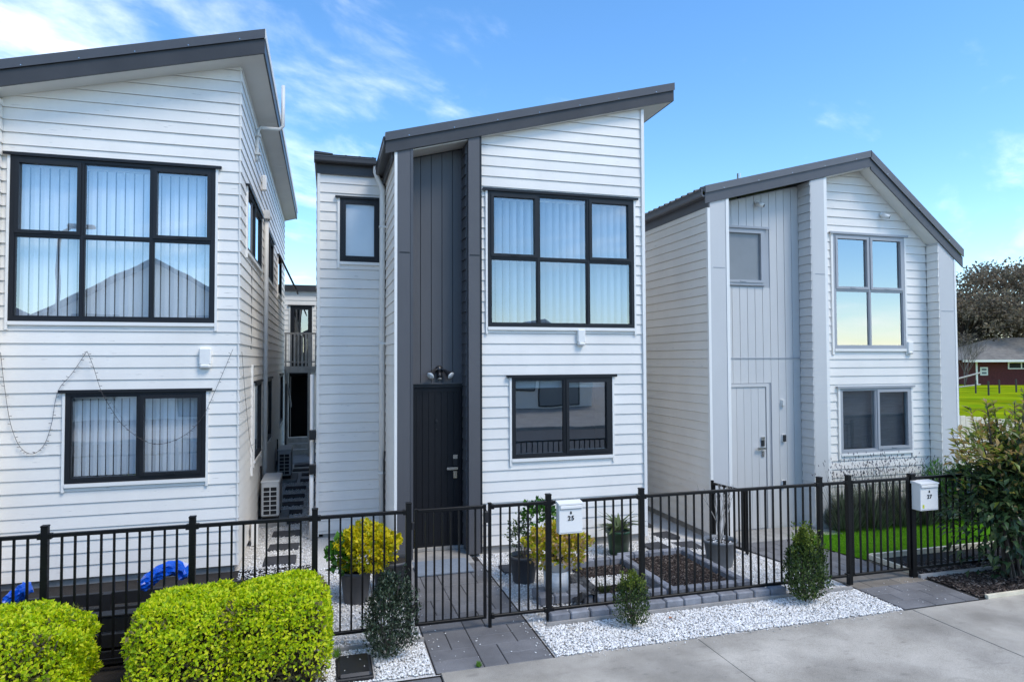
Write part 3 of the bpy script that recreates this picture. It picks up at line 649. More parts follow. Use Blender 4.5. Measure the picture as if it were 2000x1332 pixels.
W = FACE_NX(XW0+.01); clad(H2, W, YG+.022, 18, 0.05, 5.38, phase=0.10, back=.004)
# roofs
xa, xb = 0.752, 4.955; t = 0.255
# fascia lower edge starts at the fin, barge flashing reaches further out
roof = slope_roof(H2, xa, sof2(xa)+t, xb, sof2(xb)+t, YF2-.02, 18.2, t)
q = MB(); xs0 = XRc1; q.prism([(xs0, YF2+.002, sof2(xs0)+.003), (xb-.02, YF2+.002, sof2(xb-.02)+.003), (xb-.02, YF2+.002, sof2(xb)+.02), (xs0, YF2+.002, sof2(xs0)+.03)], [(xs0, 18.1, sof2(xs0)+.003), (xb-.02, 18.1, sof2(xb-.02)+.003), (xb-.02, 18.1, sof2(xb)+.02), (xs0, 18.1, sof2(xs0)+.03)]); q.build('soffit', 'soffit', roof)
MB().box(xb-.02, xb, YF2+.003, 18.2, sof2(xb)+.0, sof2(xb)+t-.07).build('fascia_board', 'fascia', roof)
def gutter(parent, p0, p1, out, name='gutter', m='fascia'):
    """box gutter with a rolled front lip from p0 to p1; out = outward unit vector"""
    p0, p1, out = Vector(p0), Vector(p1), Vector(out); up = Vector((0, 0, 1))
    prof = [(0, -.11), (.10, -.11), (.115, -.09), (.115, -.012), (.125, 0), (.105, 0.004), (.10, -.012), (.10, -.085), (.012, -.095), (0, -.02)]
    q = MB(); q.prism([p0+out*a+up*b for a, b in prof], [p1+out*a+up*b for a, b in prof]); g = q.build(name, m, parent)
    q = MB(); q.prism([p0+out*a+up*b for a, b in ((.116, -.03), (.121, -.03), (.121, -.018), (.116, -.018))], [p1+out*a+up*b for a, b in ((.116, -.03), (.121, -.03), (.121, -.018), (.116, -.018))]); q.build('gutter_bead', 'fascia_light', g)
    return g
zg = sof2(xa)+t
MB().box(XLc0-.06, XLc0-.038, YF2+.06, YG-.04, zg-.28, zg-.06).build('fascia_board', 'fascia', roof)
gutter(roof, (XLc0-.06, YF2+.003, zg-.035), (XLc0-.06, YG-.07, zg-.035), (-1, 0, 0))
# wing roof
wr = MB(); wr.prism([(XW0-.04, YG-.03, 5.66), (XLc0-.06, YG-.03, 5.66), (XLc0-.06, YG-.03, 5.62), (XW0-.04, YG-.03, 5.62)], [(XW0-.04, 14, 6.0), (XLc0-.06, 14, 6.0), (XLc0-.06, 14, 5.96), (XW0-.04, 14, 5.96)]); wr = wr.build('wing_roof', 'fascia', H2)
for i in range(3):
    x = 0.26+i*.2; q = MB(); q.prism([(x, YG-.06, 5.655), (x+.02, YG-.06, 5.70), (x+.05, YG-.06, 5.70), (x+.07, YG-.06, 5.655)], [(x, 14, 5.99), (x+.02, 14, 6.03), (x+.05, 14, 6.03), (x+.07, 14, 5.99)]); q.build('roof_rib', 'fascia', wr)
q = MB(); q.prism([(XW0-.05, YG-.05, 5.64), (XW0+.22, YG-.05, 5.64), (XW0+.22, YG-.05, 5.715), (XW0-.05, YG-.05, 5.735)], [(XW0-.05, 14, 5.98), (XW0+.22, 14, 5.98), (XW0+.22, 14, 6.05), (XW0-.05, 14, 6.07)]); q.build('edge_flashing', 'fascia', wr)
MB().box(XW0-.02, XLc0-.05, YG-.05, YG-.03, 5.40, 5.60).build('fascia_board', 'fascia', wr)
gutter(wr, (XW0-.05, YG-.05, 5.66), (XLc0-.17, YG-.05, 5.66), (0, -1, 0))
# downpipe
xd, yd = 0.835, YG-.07
q = MB(); q.tube([(xd-.10, yd-.03, 5.55), (xd-.10, yd-.03, 5.46), (xd-.07, yd-.02, 5.38), (xd-.02, yd, 5.28), (xd, yd, 5.20), (xd, yd, 5.10), (xd, yd, .05)], .042, 12); dp = q.build('downpipe', 'white_trim', H2, True)
for z in (.9, 2.85, 4.62): MB().box(xd-.05, xd+.085, yd-.045, yd+.05, z, z+.028, .004).build('pipe_clip', 'white_trim', dp)
q = MB(); q.tube([(.93-.07, 10.05, .0), (.93-.07, 10.05, 1.1), (.875, 10.06, 1.25)], .012, 6); q.build('cable_conduit', 'black_plastic', H2)
# white pipe with black clips on the passage side of the wing
q = MB(); q.tube([(XW0-.065, 10.12, 0), (XW0-.065, 10.12, .95), (XW0-.065, 10.3, 1.0), (XW0-.065, 10.3, 2.4)], .03, 8); q.build('waste_pipe', 'white_trim', H2, True)
for z in (.95, 1.45): MB().box(XW0-.10, XW0-.002, 10.06, 10.17, z, z+.14, .01).build('meter_bracket', 'black_plastic', H2)

# ------------------------------------------------------------------ HOUSE 3 : pale grey gable house
H3 = thing('house', 'pale grey and white gabled house with a grooved grey entry and grey door', 'house', (8, 12, 0))
YF3, YW3, YR3 = 8.90, 9.16, 9.21; G3 = -0.17
A = sc((1385, 396), YF3); B = sc((1699, 327.7), YF3); C_ = sc((1863.6, 509), YF3)
SL = (B[1]-A[1])/(B[0]-A[0]); SR = (C_[1]-B[1])/(C_[0]-B[0])
lA = (B[1]-SL*B[0], SL); rA = (B[1]-SR*B[0], SR)
zs3 = lambda x: min(lA[0]+SL*x, rA[0]+SR*x)
XA, XB1, XB2 = sc((1387.5, 500), YF3)[0], sc((1418, 500), YF3)[0], sc((1424, 500), YF3)[0]
XM0, XM1, XM2 = sc((1586, 500), YF3)[0], sc((1611, 500), YF3)[0], sc((1617, 500), YF3)[0]
XE0, XE1 = sc((1835, 560), YF3)[0], sc((1863.5, 560), YF3)[0]
W = FRONT(YW3)
a = sc((1623, 456), YW3); b = sc((1766, 681), YW3); up3 = (a[0], b[0], b[1], a[1])
a = sc((1637.5, 757), YW3); b = sc((1778, 878), YW3); lo3 = (a[0], b[0], b[1], a[1])
XI = XE0-.02
clad(H3, W, XM2-.02, XI, G3+.08, 6.2, [up3, lo3], [lA, rA], pitch=.1415, phase=G3+.08)
window(H3, W, *up3, cols=[.5], rows=[.51], fm='frame_grey', gm='glass_mirror', sashes={(0, 1), (1, 1)}, flash='frame_grey', trimw=.04)
window(H3, W, *lo3, cols=[.5], rows=[], fm='frame_grey', gm='glass_screen', sashes={(1, 0)}, flash='frame_grey', trimw=.04, slats=False)
q = MB(); W.box(q, lo3[0]+.05, lo3[1]-.05, -.09, -.085, lo3[2]+.06, lo3[3]-.05); q.build('insect_screen', 'screen_mesh', H3)
q = MB().box(9.74, 9.86, YW3-.07, YW3, 2.72, 2.90, .01); mo = q.build('wall_vent', 'white_trim', H3)
MB().box(9.745, 9.855, YW3-.08, YW3, 2.68, 2.73, .02).build('vent_lip', 'white_trim', mo)
def fin3(x0, x1, ya, yb, name, m, parent, z0=G3-.05):
    q = MB(); mid = [(B[0], zs3(B[0]))] if x0 < B[0] < x1 else []
    loop = [(x0, z0), (x1, z0), (x1, zs3(x1))]+mid+[(x0, zs3(x0))]
    q.prism([(x, ya, z) for x, z in loop], [(x, yb, z) for x, z in loop]); return q.build(name, m, parent)
e = fin3(XA, XB1, YF3, YR3, 'entry_fin', 'grey_panel', H3); fin3(XB1+.001, XB2, YF3-.008, YR3, 'entry_fin_edge', 'white_trim', e)
MB().box(XA+.05, XB1-.02, YF3-.004, YF3, 4.02, 4.032).build('panel_joint', 'frame_grey', e)
MB().box(XA-.045, XA, YF3-.004, YF3+.05, G3, 4.95).build('corner_trim', 'white_trim', e)
e = fin3(XM0, XM1, YF3, YR3, 'entry_fin', 'grey_panel', H3); fin3(XM1+.001, XM2, YF3+.004, YW3+.03, 'entry_fin_edge', 'white_trim', e)
MB().box(XM0+.06, XM1-.01, YF3-.004, YF3, 3.98, 3.992).build('panel_joint', 'frame_grey', e)
e = fin3(XE0, XE1, YF3, YW3+.2, 'end_fin', 'grey_panel', H3)
MB().box(XE0+.03, XE1-.02, YF3-.004, YF3, 3.42, 3.432).build('panel_joint', 'frame_grey', e)
MB().box(XE1, XE1+.04, YF3-.006, YF3+.06, G3, zs3(XE1)-.02).build('corner_trim', 'white_trim', e)
W2 = FACE_NX(XE0); clad(H3, W2, YF3+.002, YW3-.03, G3+.08, zs3(XE0)-.01, pitch=.1415, phase=G3+.08, back=.004)
W2 = FACE_NX(XM0); clad(H3, W2, YF3+.002, YR3-.02, G3+.08, zs3(XM0)-.01, pitch=.1415, phase=G3+.08, m='grey_panel', back=.004)
# recess wall with vertical grooves, window and door
W = FRONT(YR3)
a = sc((1423, 444), YR3); b = sc((1492.5, 559), YR3); rwn = (XB2+.005, b[0], b[1], a[1])
dT = sc((1427, 750), YR3)[1]; dU = (XB2+.02, sc((1499, 800), YR3)[0]); dB = G3+.03
q = MB(); W.poly(q, clip_poly([(XB2-.04, G3-.1), (XM0, G3-.1), (XM0, 6.2), (XB2-.04, 6.2)], lA[0]-.005, SL), -.08, 0); rw = q.build('recess_wall', 'frame_grey', H3)
zj = sc((1500, 700), YR3)[1]
vstrips(rw, W, XB2-.04, XM0-.012, zj+.012, 6.2, .138, 'grey_panel', [(rwn[0]-.05, rwn[1]+.03, rwn[2]-.03, rwn[3]+.03)], [(lA[0]-.02, SL)], gap=.008)
vstrips(rw, W, XB2-.04, XM0-.012, G3+.02, zj-.002, .138, 'grey_panel', [(XB2-.05, dU[1]+.02, -1, dT+.01)], gap=.006)
q = MB(); W.box(q, XB2-.03, XM0-.012, .0, .022, zj-.004, zj+.014); q.build('joint_flashing', 'frame_grey', rw)
window(H3, W, *rwn, cols=[], rows=[], fm='frame_grey', gm='frosted_dark', sashes={(0, 0)}, sash_gm='frosted_dark', flash='frame_grey', trim=None)
q = MB(); W.box(q, dU[0], dU[1], .012, .045, dT-.05, dT); W.box(q, dU[1]-.05, dU[1], .012, .045, dB, dT-.05); q.build('door_frame', 'grey_panel', H3)
q = MB(); W.box(q, dU[0], dU[1]-.055, 0.0, .024, dB, dT-.055); dr = q.build('front_door', 'grey_panel', H3)
for i in range(6):
    st = (dU[1]-.06-dU[0])/6; q = MB(); W.box(q, dU[0]+i*st+.0025, dU[0]+(i+1)*st-.0025, .024, .031, dB+.02, dT-.06); q.build('plank', 'grey_panel', dr)
hu, hz = sc((1487, 873), YR3); lockset(dr, W, hu, hz, .03)
for (px, py, wd, ht, m, nm) in ((1527, 786, .05, .10, 'ac_white', 'wall_light'), (1529, 855, .045, .12, 'black_plastic', 'doorbell_panel'), (1529, 943, .045, .10, 'black_plastic', 'doorbell_panel')):
    u, z = sc((px, py), YR3); q = MB(); W.box(q, u-wd/2-.008, u+wd/2, .012, .03, z-ht/2, z+ht/2); bb = q.build(nm, 'white_trim', H3)
    q = MB(); W.box(q, u-wd/2, u+wd/2, .03, .055, z-ht*.45, z+ht*.45); q.build('cover', m, bb)
# side wall, foundation, hidden walls
W = FACE_NX(XA); clad(H3, W, YF3+.055, 12.6, G3+.10, 5.02, pitch=.1415, phase=G3+.10)
q = MB(); q.box(XE1-.06, XE1, YW3+.05, 17, G3, 4.2); q.box(XA, XE1, 16.9, 17, G3, 4.6); q.build('rear_wall', 'white_board', H3)
MB().box(XA+.03, XE1-.05, YR3+.04, 16.8, -.4, G3+.09).build('foundation', 'concrete_raw', H3)
q = MB(); q.box(XB2-.1, XM0+.2, 8.55, 9.15, -.4, G3+.05, .01); struct(q.build('porch_step', 'concrete_raw'))
# roof: two slopes
t = .25; xl = sc((1376, 370), YF3)[0]; xr = sc((1878, 492), YF3)[0]; ya = YF3-.02
zr = B[1]+.27
def gable(x0, z0, x1, z1): return slope_roof(H3, x0, z0, x1, z1, ya, 17.2, t)
zl = lA[0]+SL*xl+.26; zrr = rA[0]+SR*xr+.33
r1 = slope_roof(H3, xl, zl, B[0], zr, ya, 17.2, .26, fm='fascia_grey', fm2='fascia_grey2')
r2 = slope_roof(H3, B[0]+.0005, zr, xr, zrr, ya, 17.2, .30, fl=.13, fm='fascia_grey', fm2='fascia_grey2')
xs1 = XE1+.02
q = MB(); q.prism([(XM2, ya+.022, zs3(XM2)+.004), (B[0], ya+.022, zs3(B[0])+.004), (B[0], ya+.022, zs3(B[0])+.03), (XM2, ya+.022, zs3(XM2)+.03)], [(XM2, YW3, zs3(XM2)+.004), (B[0], YW3, zs3(B[0])+.004), (B[0], YW3, zs3(B[0])+.03), (XM2, YW3, zs3(XM2)+.03)]); q.build('soffit', 'white_trim', r1)
q = MB(); q.prism([(B[0], ya+.022, zs3(B[0])+.004), (xs1, ya+.022, zs3(xs1)+.004), (xs1, ya+.022, zs3(xs1)+.03), (B[0], ya+.022, zs3(B[0])+.03)], [(B[0], YW3, zs3(B[0])+.004), (xs1, YW3, zs3(xs1)+.004), (xs1, YW3, zs3(xs1)+.03), (B[0], YW3, zs3(B[0])+.03)]); q.build('soffit', 'white_trim', r2)
MB().box(XA-.03, XA-.008, YF3-.01, 12.6, zl-.30, zl-.10).build('fascia_board', 'fascia_grey', r1)
gutter(r1, (XA-.03, ya+.01, zl-.045), (XA-.03, 12.6, zl-.045), (-1, 0, 0), m='fascia_grey2')
q = MB(); q.tube([(6.75, 9.6, 5.2), (6.75, 9.6, 5.75)], .035, 8); q.build('vent_pipe', 'chrome', r1)

# wall mounted devices
def camera_device(px, py, Y, label):
    u, z = sc((px, py), Y); t = thing('security_camera', label, 'camera', (u, Y-.02, z))
    q = MB(); q.tube([(u, Y-.012, z+.03), (u, Y-.03, z+.03)], .04, 14); q.build('base', 'white_trim', t, True)
    q = MB(); q.tube([(u, Y-.02, z+.03), (u+.01, Y-.06, z+.01)], .013, 8); q.build('arm', 'white_trim', t)
    q = MB(); q.tube([(u-.02, Y-.04, z+.01), (u+.05, Y-.13, z-.035)], .034, 14); q.build('body', 'white_trim', t, True)
    q = MB(); q.tube([(u+.045, Y-.125, z-.032), (u+.053, Y-.134, z-.037)], .026, 12); q.build('lens', 'black_plastic', t)
camera_device(1477, 401, YR3-.012, 'small white security camera on the grooved grey wall above the entry')
camera_device(1721, 423, YW3-.025, 'small white security camera on the boards above the gable window')
u, z = sc((857, 722), YR2); t = thing('security_light', 'twin head black security floodlight mounted above the black door', 'light', (u, YR2-.02, z))
q = MB(); q.tube([(u, YR2-.012, z), (u, YR2-.05, z)], .055, 16); q.build('base', 'black_plastic', t, True)
q = MB(); q.tube([(u, YR2-.05, z-.03), (u, YR2-.07, z-.12)], [.025, .035], 12); sn = q.build('sensor', 'black_plastic', t, True)
q = MB(); q.tube([(u, YR2-.072, z-.105), (u, YR2-.078, z-.125)], .028, 12); q.build('sensor_lens', 'lamp_lens', sn)
for s in (-1, 1):
    q = MB(); q.tube([(u+s*.03, YR2-.05, z+.01), (u+s*.07, YR2-.07, z-.01)], .014, 8); q.build('arm', 'black_plastic', t)
    a_, b_ = Vector((u+s*.07, YR2-.07, z-.01)), Vector((u+s*.14, YR2-.15, z-.08))
    q = MB(); q.tube([a_, a_.lerp(b_, .4), a_.lerp(b_, .75), b_], [.022, .03, .05, .058], 16, caps=False); hd = q.build('lamp_head', 'black_plastic', t, True)
    d_ = (b_-a_).normalized(); q = MB(); q.tube([b_-d_*.012, b_+d_*.004, b_+d_*.014], [.055, .054, .03], 16); q.build('lens', 'lamp_lens', hd, True)

# ------------------------------------------------------------------ fence and gates
YFN = 6.31; RT, RB = 1.185, 0.105; PS = 0.05
proto = {}
def part_box(name, key, dims, m, parent, loc, bev=.003):
    if key not in proto:
        a, b, c = dims; o = MB().box(-a/2, a/2, -b/2, b/2, 0, c, bev).build(name, m); COL.objects.unlink(o); proto[key] = o
    c = proto[key].copy(); c.name = name; COL.objects.link(c); c.parent = parent; c.location = Vector(loc)-org(parent); ORG[c] = Vector(loc); return c
def post(t, x, h=1.25, w=.052): 
    p = part_box('post', ('post', h, w), (w, w, h), 'fence_black', t, (x, YFN, 0.0)); 
    part_box('post_cap', ('cap', w), (w+.006, w+.006, .012), 'fence_black', p, (x, YFN, h-.004)); return p
def panel(t, x0, x1, z0=RB, z1=RT, pitch=.1, y=YFN, brackets=True):
    L = x1-x0
    for z, nm, hh in ((z1-.03, 'top_rail', .032), (z0-.012, 'bottom_rail', .028)):
        o = MB().box(x0, x1, y-.018, y+.018, z, z+hh, .004).build(nm, 'fence_black', t)
    n = max(1, round(L/pitch)-1); st = L/(n+1)
    for i in range(n): part_box('picket', 'picket', (.017, .017, z1-z0-.045), 'fence_black', t, (x0+st*(i+1), y, z0+.015), 0)
    if brackets:
        for x in (x0+.012, x1-.012):
            for z in (z1-.04, z0-.02): part_box('bracket', 'bracket', (.03, .05, .046), 'fence_black', t, (x, y, z))
gF = 'black steel pool style fence along the footpath'
t = thing('steel_fence', 'black steel picket fence behind the clipped lime green hedges', 'fence', (-2.2, YFN, 0), gF)
for x in (-5.54, -4.43, -3.32, -2.21, -1.10, -.08): post(t, x)
for a, b in ((-5.54, -4.43), (-4.43, -3.32), (-3.32, -2.21), (-2.21, -1.10), (-1.10, -.08)): panel(t, a+.026, b-.026)
t = thing('steel_fence', 'short black fence panel in front of the golden yellow potted shrub', 'fence', (.35, YFN, 0), gF)
post(t, .77); panel(t, -.054, .744)
t = thing('gate', 'black steel picket gate across the dark paved path to the black door', 'gate', (1.17, YFN, 0), 'picket gates')
for x in (.842, 1.512): part_box('stile', 'stile', (.028, .03, RT-RB+.02), 'fence_black', t, (x, YFN, RB-.012))
panel(t, .856, 1.498, brackets=False, pitch=.082)
for z in (.22, 1.0): part_box('hinge', 'hinge', (.03, .03, .07), 'black_plastic', t, (.812, YFN, z))
q = MB().box(1.505, 1.545, YFN-.035, YFN+.035, 1.02, 1.13, .005); q.build('latch', 'black_plastic', t)
t = thing('steel_fence', 'long black picket fence carrying the white letterbox numbered 25', 'fence', (3.4, YFN, 0), gF)
post(t, 1.562, 1.20, .03); panel(t, 1.578, 2.144); post(t, 2.17); panel(t, 2.196, 3.174); post(t, 3.20); panel(t, 3.226, 5.414); post(t, 5.44)
t = thing('steel_fence', 'black picket fence carrying the white letterbox numbered 27', 'fence', (7.4, YFN, 0), gF)
panel(t, 5.466, 5.814); post(t, 5.84); post(t, 6.76, 1.22, .065); panel(t, 6.79, 9.0); post(t, 9.03); panel(t, 9.056, 11.2); post(t, 11.22)
t = thing('gate', 'black picket gate before the lawn beside the letterbox numbered 27', 'gate', (6.3, YFN, 0), 'picket gates')
for x in (5.89, 6.70): part_box('stile', 'stile', (.028, .03, RT-RB+.02), 'fence_black', t, (x, YFN, RB-.012))
panel(t, 5.904, 6.686, brackets=False, pitch=.092)
# spare gate panel standing edge-on by the grey entry
t = thing('spare_gate', 'loose black picket gate leaf standing edge on beside the grey entry fin', 'gate leaf', (5.62, 8.3, -.12))
gzz = float(gz(5.6, 8.4)); LG = [(5.56, 8.66), (5.66, 7.98)]
for i in range(7): k = (i+.5)/7; part_box('picket', 'picket2', (.018, .018, .80), 'fence_black', t, (5.56+.10*k, 8.66-.68*k, gzz+.08), 0)
for (x, y) in LG: part_box('stile', 'stile2', (.035, .035, .92), 'fence_black', t, (x, y, gzz+.02))
for z in (.06, .88): q = MB(); q.prism([(5.545, 8.65, gzz+z), (5.575, 8.65, gzz+z), (5.575, 8.65, gzz+z+.03), (5.545, 8.65, gzz+z+.03)], [(5.645, 7.99, gzz+z), (5.675, 7.99, gzz+z), (5.675, 7.99, gzz+z+.03), (5.645, 7.99, gzz+z+.03)]); q.build('rail', 'fence_black', t)
# letterboxes
def text_mesh(s, size, name, m, parent, loc):
    c = bpy.data.curves.new('t', 'FONT'); c.body = s; c.size = size; c.align_x = 'CENTER'; c.extrude = .002; c.space_character = 1.2; c.offset = size*.02
    o = bpy.data.objects.new('t', c); COL.objects.link(o); bpy.context.view_layer.update()
    me = bpy.data.meshes.new_from_object(o.evaluated_get(bpy.context.evaluated_depsgraph_get())); bpy.data.objects.remove(o); bpy.data.curves.remove(c)
    me.materials.clear(); me.materials.append(MATS[m]); ob = bpy.data.objects.new(name, me); link(ob, parent)
    ob.location = Vector(loc)-org(parent); ob.rotation_euler = (math.pi/2, 0, 0); ORG[ob] = org(parent); return ob
def letterbox(x0, x1, z0, z1, y0, y1, num, label, sticker=False):
    xm = (x0+x1)/2; t = thing('letterbox', label, 'letterbox', (xm, y1, z0), 'white letterboxes on the fence')
    bd = MB().box(x0, x1, y0, y1, z0, z1-.02, .004).build('body', 'white_trim', t)
    q = MB(); q.prism([(x0-.006, y0-.012, z1-.02), (x0-.006, y1, z1-.02), (x0-.006, y1, z1+.012), (x0-.006, y0-.012, z1-.006)], [(x1+.006, y0-.012, z1-.02), (x1+.006, y1, z1-.02), (x1+.006, y1, z1+.012), (x1+.006, y0-.012, z1-.006)]); q.build('lid', 'white_trim', t)
    MB().box(x0+.008, x1-.008, y0-.014, y0-.0005, z1-.058, z1-.026, .004).build('slot_flap', 'white_trim', t)
    MB().box(x0+.01, x1-.01, y0-.004, y0-.0005, z1-.066, z1-.061).build('slot', 'frame_grey', t)
    MB().box(x0+.012, x1-.012, y0-.003, y0-.0005, z0+.014, z0+.0165).build('door_seam', 'frame_grey', t)
    text_mesh(num, .062, 'house_number', 'num_black', t, (xm, y0-.004, z0+(z1-z0)*.44))
    q = MB(); zc = z0+(z1-z0)*.70; q.tube([(xm, y0-.0005, zc), (xm, y0-.004, zc)], .008, 12); q.tube([(xm, y0-.0005, zc-.011), (xm, y0-.004, zc-.011)], .0105, 12); q.build('lock', 'frame_dark', t)
    if sticker: MB().box(x0+.03, x0+.055, y0-.002, y0-.0005, z0+.03, z0+.07).build('sticker', 'sticker', t)
a = atY(1092, 983, YFN-.11); b = atY(1138, 1040, YFN-.11)
letterbox(a[0], b[0], b[1], a[1], YFN-.11, YFN-.02, '25', 'white steel letterbox bearing the number 25')
a = atY(1801, 944, YFN-.15); b = atY(1833, 996, YFN-.15)
letterbox(a[0]-.03, b[0], b[1]+.005, a[1]+.005, YFN-.15, YFN-.02, '27', 'white steel letterbox bearing the number 27 and a yellow sticker', True)

# ------------------------------------------------------------------ garden edging, beds
blk = {}
def block(x, y, L, Wd, H, parent, rz=0.0, z=0.0):
    key = (round(L, 2), round(Wd, 2), H)
    if key not in blk:
        o = MB().box(-L/2, L/2, -Wd/2, Wd/2, 0, H, .012).build('edging_block', 'edging'); blk[key] = o; COL.objects.unlink(o)
    c = blk[key].copy(); c.name = 'edging_block'; COL.objects.link(c); c.parent = parent; ORG[c] = org(parent)
    c.location = Vector((x, y, z))-org(parent); c.rotation_euler = (random.uniform(-.03, .03), random.uniform(-.03, .03), rz+random.uniform(-.04, .04)); return c
bed = thing('garden_edging', 'long row of blue grey concrete edging blocks below the picket fence', 'edging', (3.5, 6.25, 0))
for i in range(13): block(2.26+i*.212, 6.26+random.uniform(-.006, .006), .2, .10, .095, bed)
MB().box(2.10, 5.75, 6.17, 6.20, -.05, .03).build('timber_strip', 'timber_grey', bed)
MB().box(-.05, .90, 6.17, 6.20, -.05, .03).build('timber_strip', 'timber_grey', bed)
b2 = thing('raised_bed', 'rectangular bed of edging blocks filled with dark bark mulch', 'garden bed', (4.1, 7.2, 0))
MB().box(3.70, 4.50, 6.55, 7.80, -.03, .05).build('mulch', 'mulch', b2)
for i in range(5): block(3.74+i*.205, 6.52, .2, .10, .11, b2)
for i in range(5): block(3.74+i*.205, 7.84, .2, .10, .11, b2)
for i in range(6): block(4.58, 6.66+i*.212, .2, .10, .11, b2, math.pi/2)
for i in range(6): block(3.66, 6.66+i*.212, .2, .10, .11, b2, math.pi/2)
b1 = thing('raised_bed', 'smaller bed of edging blocks with dry plants and black weed mat', 'garden bed', (3.1, 7.1, 0))
MB().box(2.78, 3.55, 6.62, 7.00, -.03, .03).build('soil_fill', 'mulch', b1)
MB().box(2.95, 3.60, 7.40, 7.68, -.03, .03).build('soil_fill', 'mulch', b1)
for i in range(4): block(2.88+i*.205, 6.55, .2, .10, .10, b1)
for i in range(4): block(2.95+i*.205, 7.74, .2, .10, .11, b1)
for i in range(2): block(2.72, 6.68+i*.21, .2, .1, .10, b1, math.pi/2)
def scatter(n, x0, x1, y0, y1): return np.stack([RNG.uniform(x0, x1, n), RNG.uniform(y0, y1, n)], 1)
def p3(P, z=0.0, follow=True): return np.column_stack([P, z+(gz(P[:, 0], P[:, 1]) if follow else 0)])
P = scatter(2600, 3.70, 4.50, 6.58, 7.78); stuff(chips('bark_chips', p3(P, .055), RNG.uniform(.006, .016, len(P)), 'mulch_chip', b2))
P = np.concatenate([scatter(500, 2.8, 3.5, 6.64, 6.98), scatter(500, 2.97, 3.6, 7.42, 7.66)]); stuff(chips('bark_chips', p3(P, .035), RNG.uniform(.006, .015, len(P)), 'mulch_chip', b1))
# black weed mat: crumpled sheet
n = 16; V = []; F = []
for j in range(n):
    for i in range(n):
        u, v = i/(n-1), j/(n-1); x = 2.56+.42*u; y = 6.55+.95*v
        V.append((x, y, .03+.10*math.exp(-((u-.4)**2)/.08)*(0.6+.4*math.sin(9*v+4*u))+random.uniform(-.012, .012)))
for j in range(n-1):
    for i in range(n-1): F.append((j*n+i, j*n+i+1, (j+1)*n+i+1, (j+1)*n+i))
o = mesh_obj('weed_mat', V, F, 'black_plastic'); tag(o, 'crumpled black plastic weed mat behind the white flower pot', 'weed mat')
# dry ornamental plant in the small bed
def grass_tuft(name, label, c, n, h, spread, m, w=.006, cat='plant', group=None, parent=None):
    t = parent or thing(name, label, cat, c, group)
    A = RNG.uniform(0, 2*np.pi, n); R_ = RNG.uniform(0, spread*.3, n)
    P = np.column_stack([c[0]+np.cos(A)*R_, c[1]+np.sin(A)*R_, np.full(n, c[2])])
    ln = RNG.uniform(.5, 1, n); D = np.column_stack([np.cos(A)*ln*spread/h, np.sin(A)*ln*spread/h, np.ones(n)])
    leaves('blades', P, D, np.column_stack([np.cos(A), np.sin(A), np.full(n, -.3)]), RNG.uniform(.5, 1, n)*h, w, m, t, .1, .25); return t
for i, (x, y) in enumerate(((2.98, 6.78), (3.25, 6.82))):
    grass_tuft('dry_plant', ['low dry greyish plant beside the black weed mat', 'low dry greyish plant in the small bed, away from the weed mat'][i], (x, y, .03), 160, .14, .14, 'strap_leaf', .006, 'plant', 'dry plants in the small bed')

# ------------------------------------------------------------------ pots and plants
def pot(t, c, r0, r1, h, m, rim=.018, soil=True):
    q = MB(); q.lathe([(0, 0), (r0, 0), (r0+.004, .01), (r1-.006, h-.035), (r1+rim*.4, h-.035), (r1+rim*.5, h), (r1-.012, h), (r1-.02, h-.05)], c); p = q.build('pot', m, t, True)
    if soil: q = MB(); q.lathe([(0, h-.035), (r1*.5, h-.03), (r1-.017, h-.045)], c); q.build('soil', 'soil', t, True)
    return p
def blob(c, r, n, shell=.35, lump=.18, seed=0):
    """leaf positions through an uneven ellipsoid volume; returns P and outward normals"""
    rg = np.random.default_rng(seed); d = unit(rg.normal(size=(n, 3))); d[:, 2] = np.abs(d[:, 2])*np.where(rg.random(n) < .25, -1, 1)
    k = 1+lump*np.sin(d[:, 0]*5+seed)*np.sin(d[:, 1]*6+seed*2)+lump*.6*np.sin(d[:, 2]*9+d[:, 0]*7)
    rr = (1-shell*rg.random(n)**1.6)*k
    return np.array(c)+d*np.array(r)*rr[:, None], d
def bushy(t, c, r, n, L, Wl, m, seed, name='foliage', up=.5, **kw):
    P, d = blob(c, r, n, seed=seed, **kw); D = unit(d+RNG.normal(0, .55, (n, 3))+np.array([0, 0, up]))
    o = leaves(name, P, D, unit(d+RNG.normal(0, .4, (n, 3))+np.array([0, 0, .4])), RNG.uniform(.6, 1.15, n)*L, RNG.uniform(.7, 1.1, n)*Wl, m, t); return stuff(o)
def stems(t, c, tops, r=.008, m='bark', name='stems', seg=5):
    q = MB()
    for p in tops:
        a, b = Vector(c), Vector(p); mid = a.lerp(b, .5)+Vector((random.uniform(-.03, .03), random.uniform(-.03, .03), .02)); q.tube([a, mid, b], [r, r*.8, r*.45], seg)
    return q.build(name, m, t)
def leafset(t, c0, n, L, Wl, m, fn, name='leaf'):
    """individual large leaves, each an object"""
    for i in range(n):
        p, d, nn = fn(i); leaves(name, np.array([p]), np.array([d]), np.array([nn]), L*random.uniform(.7, 1.2), Wl*random.uniform(.8, 1.15), m, t)
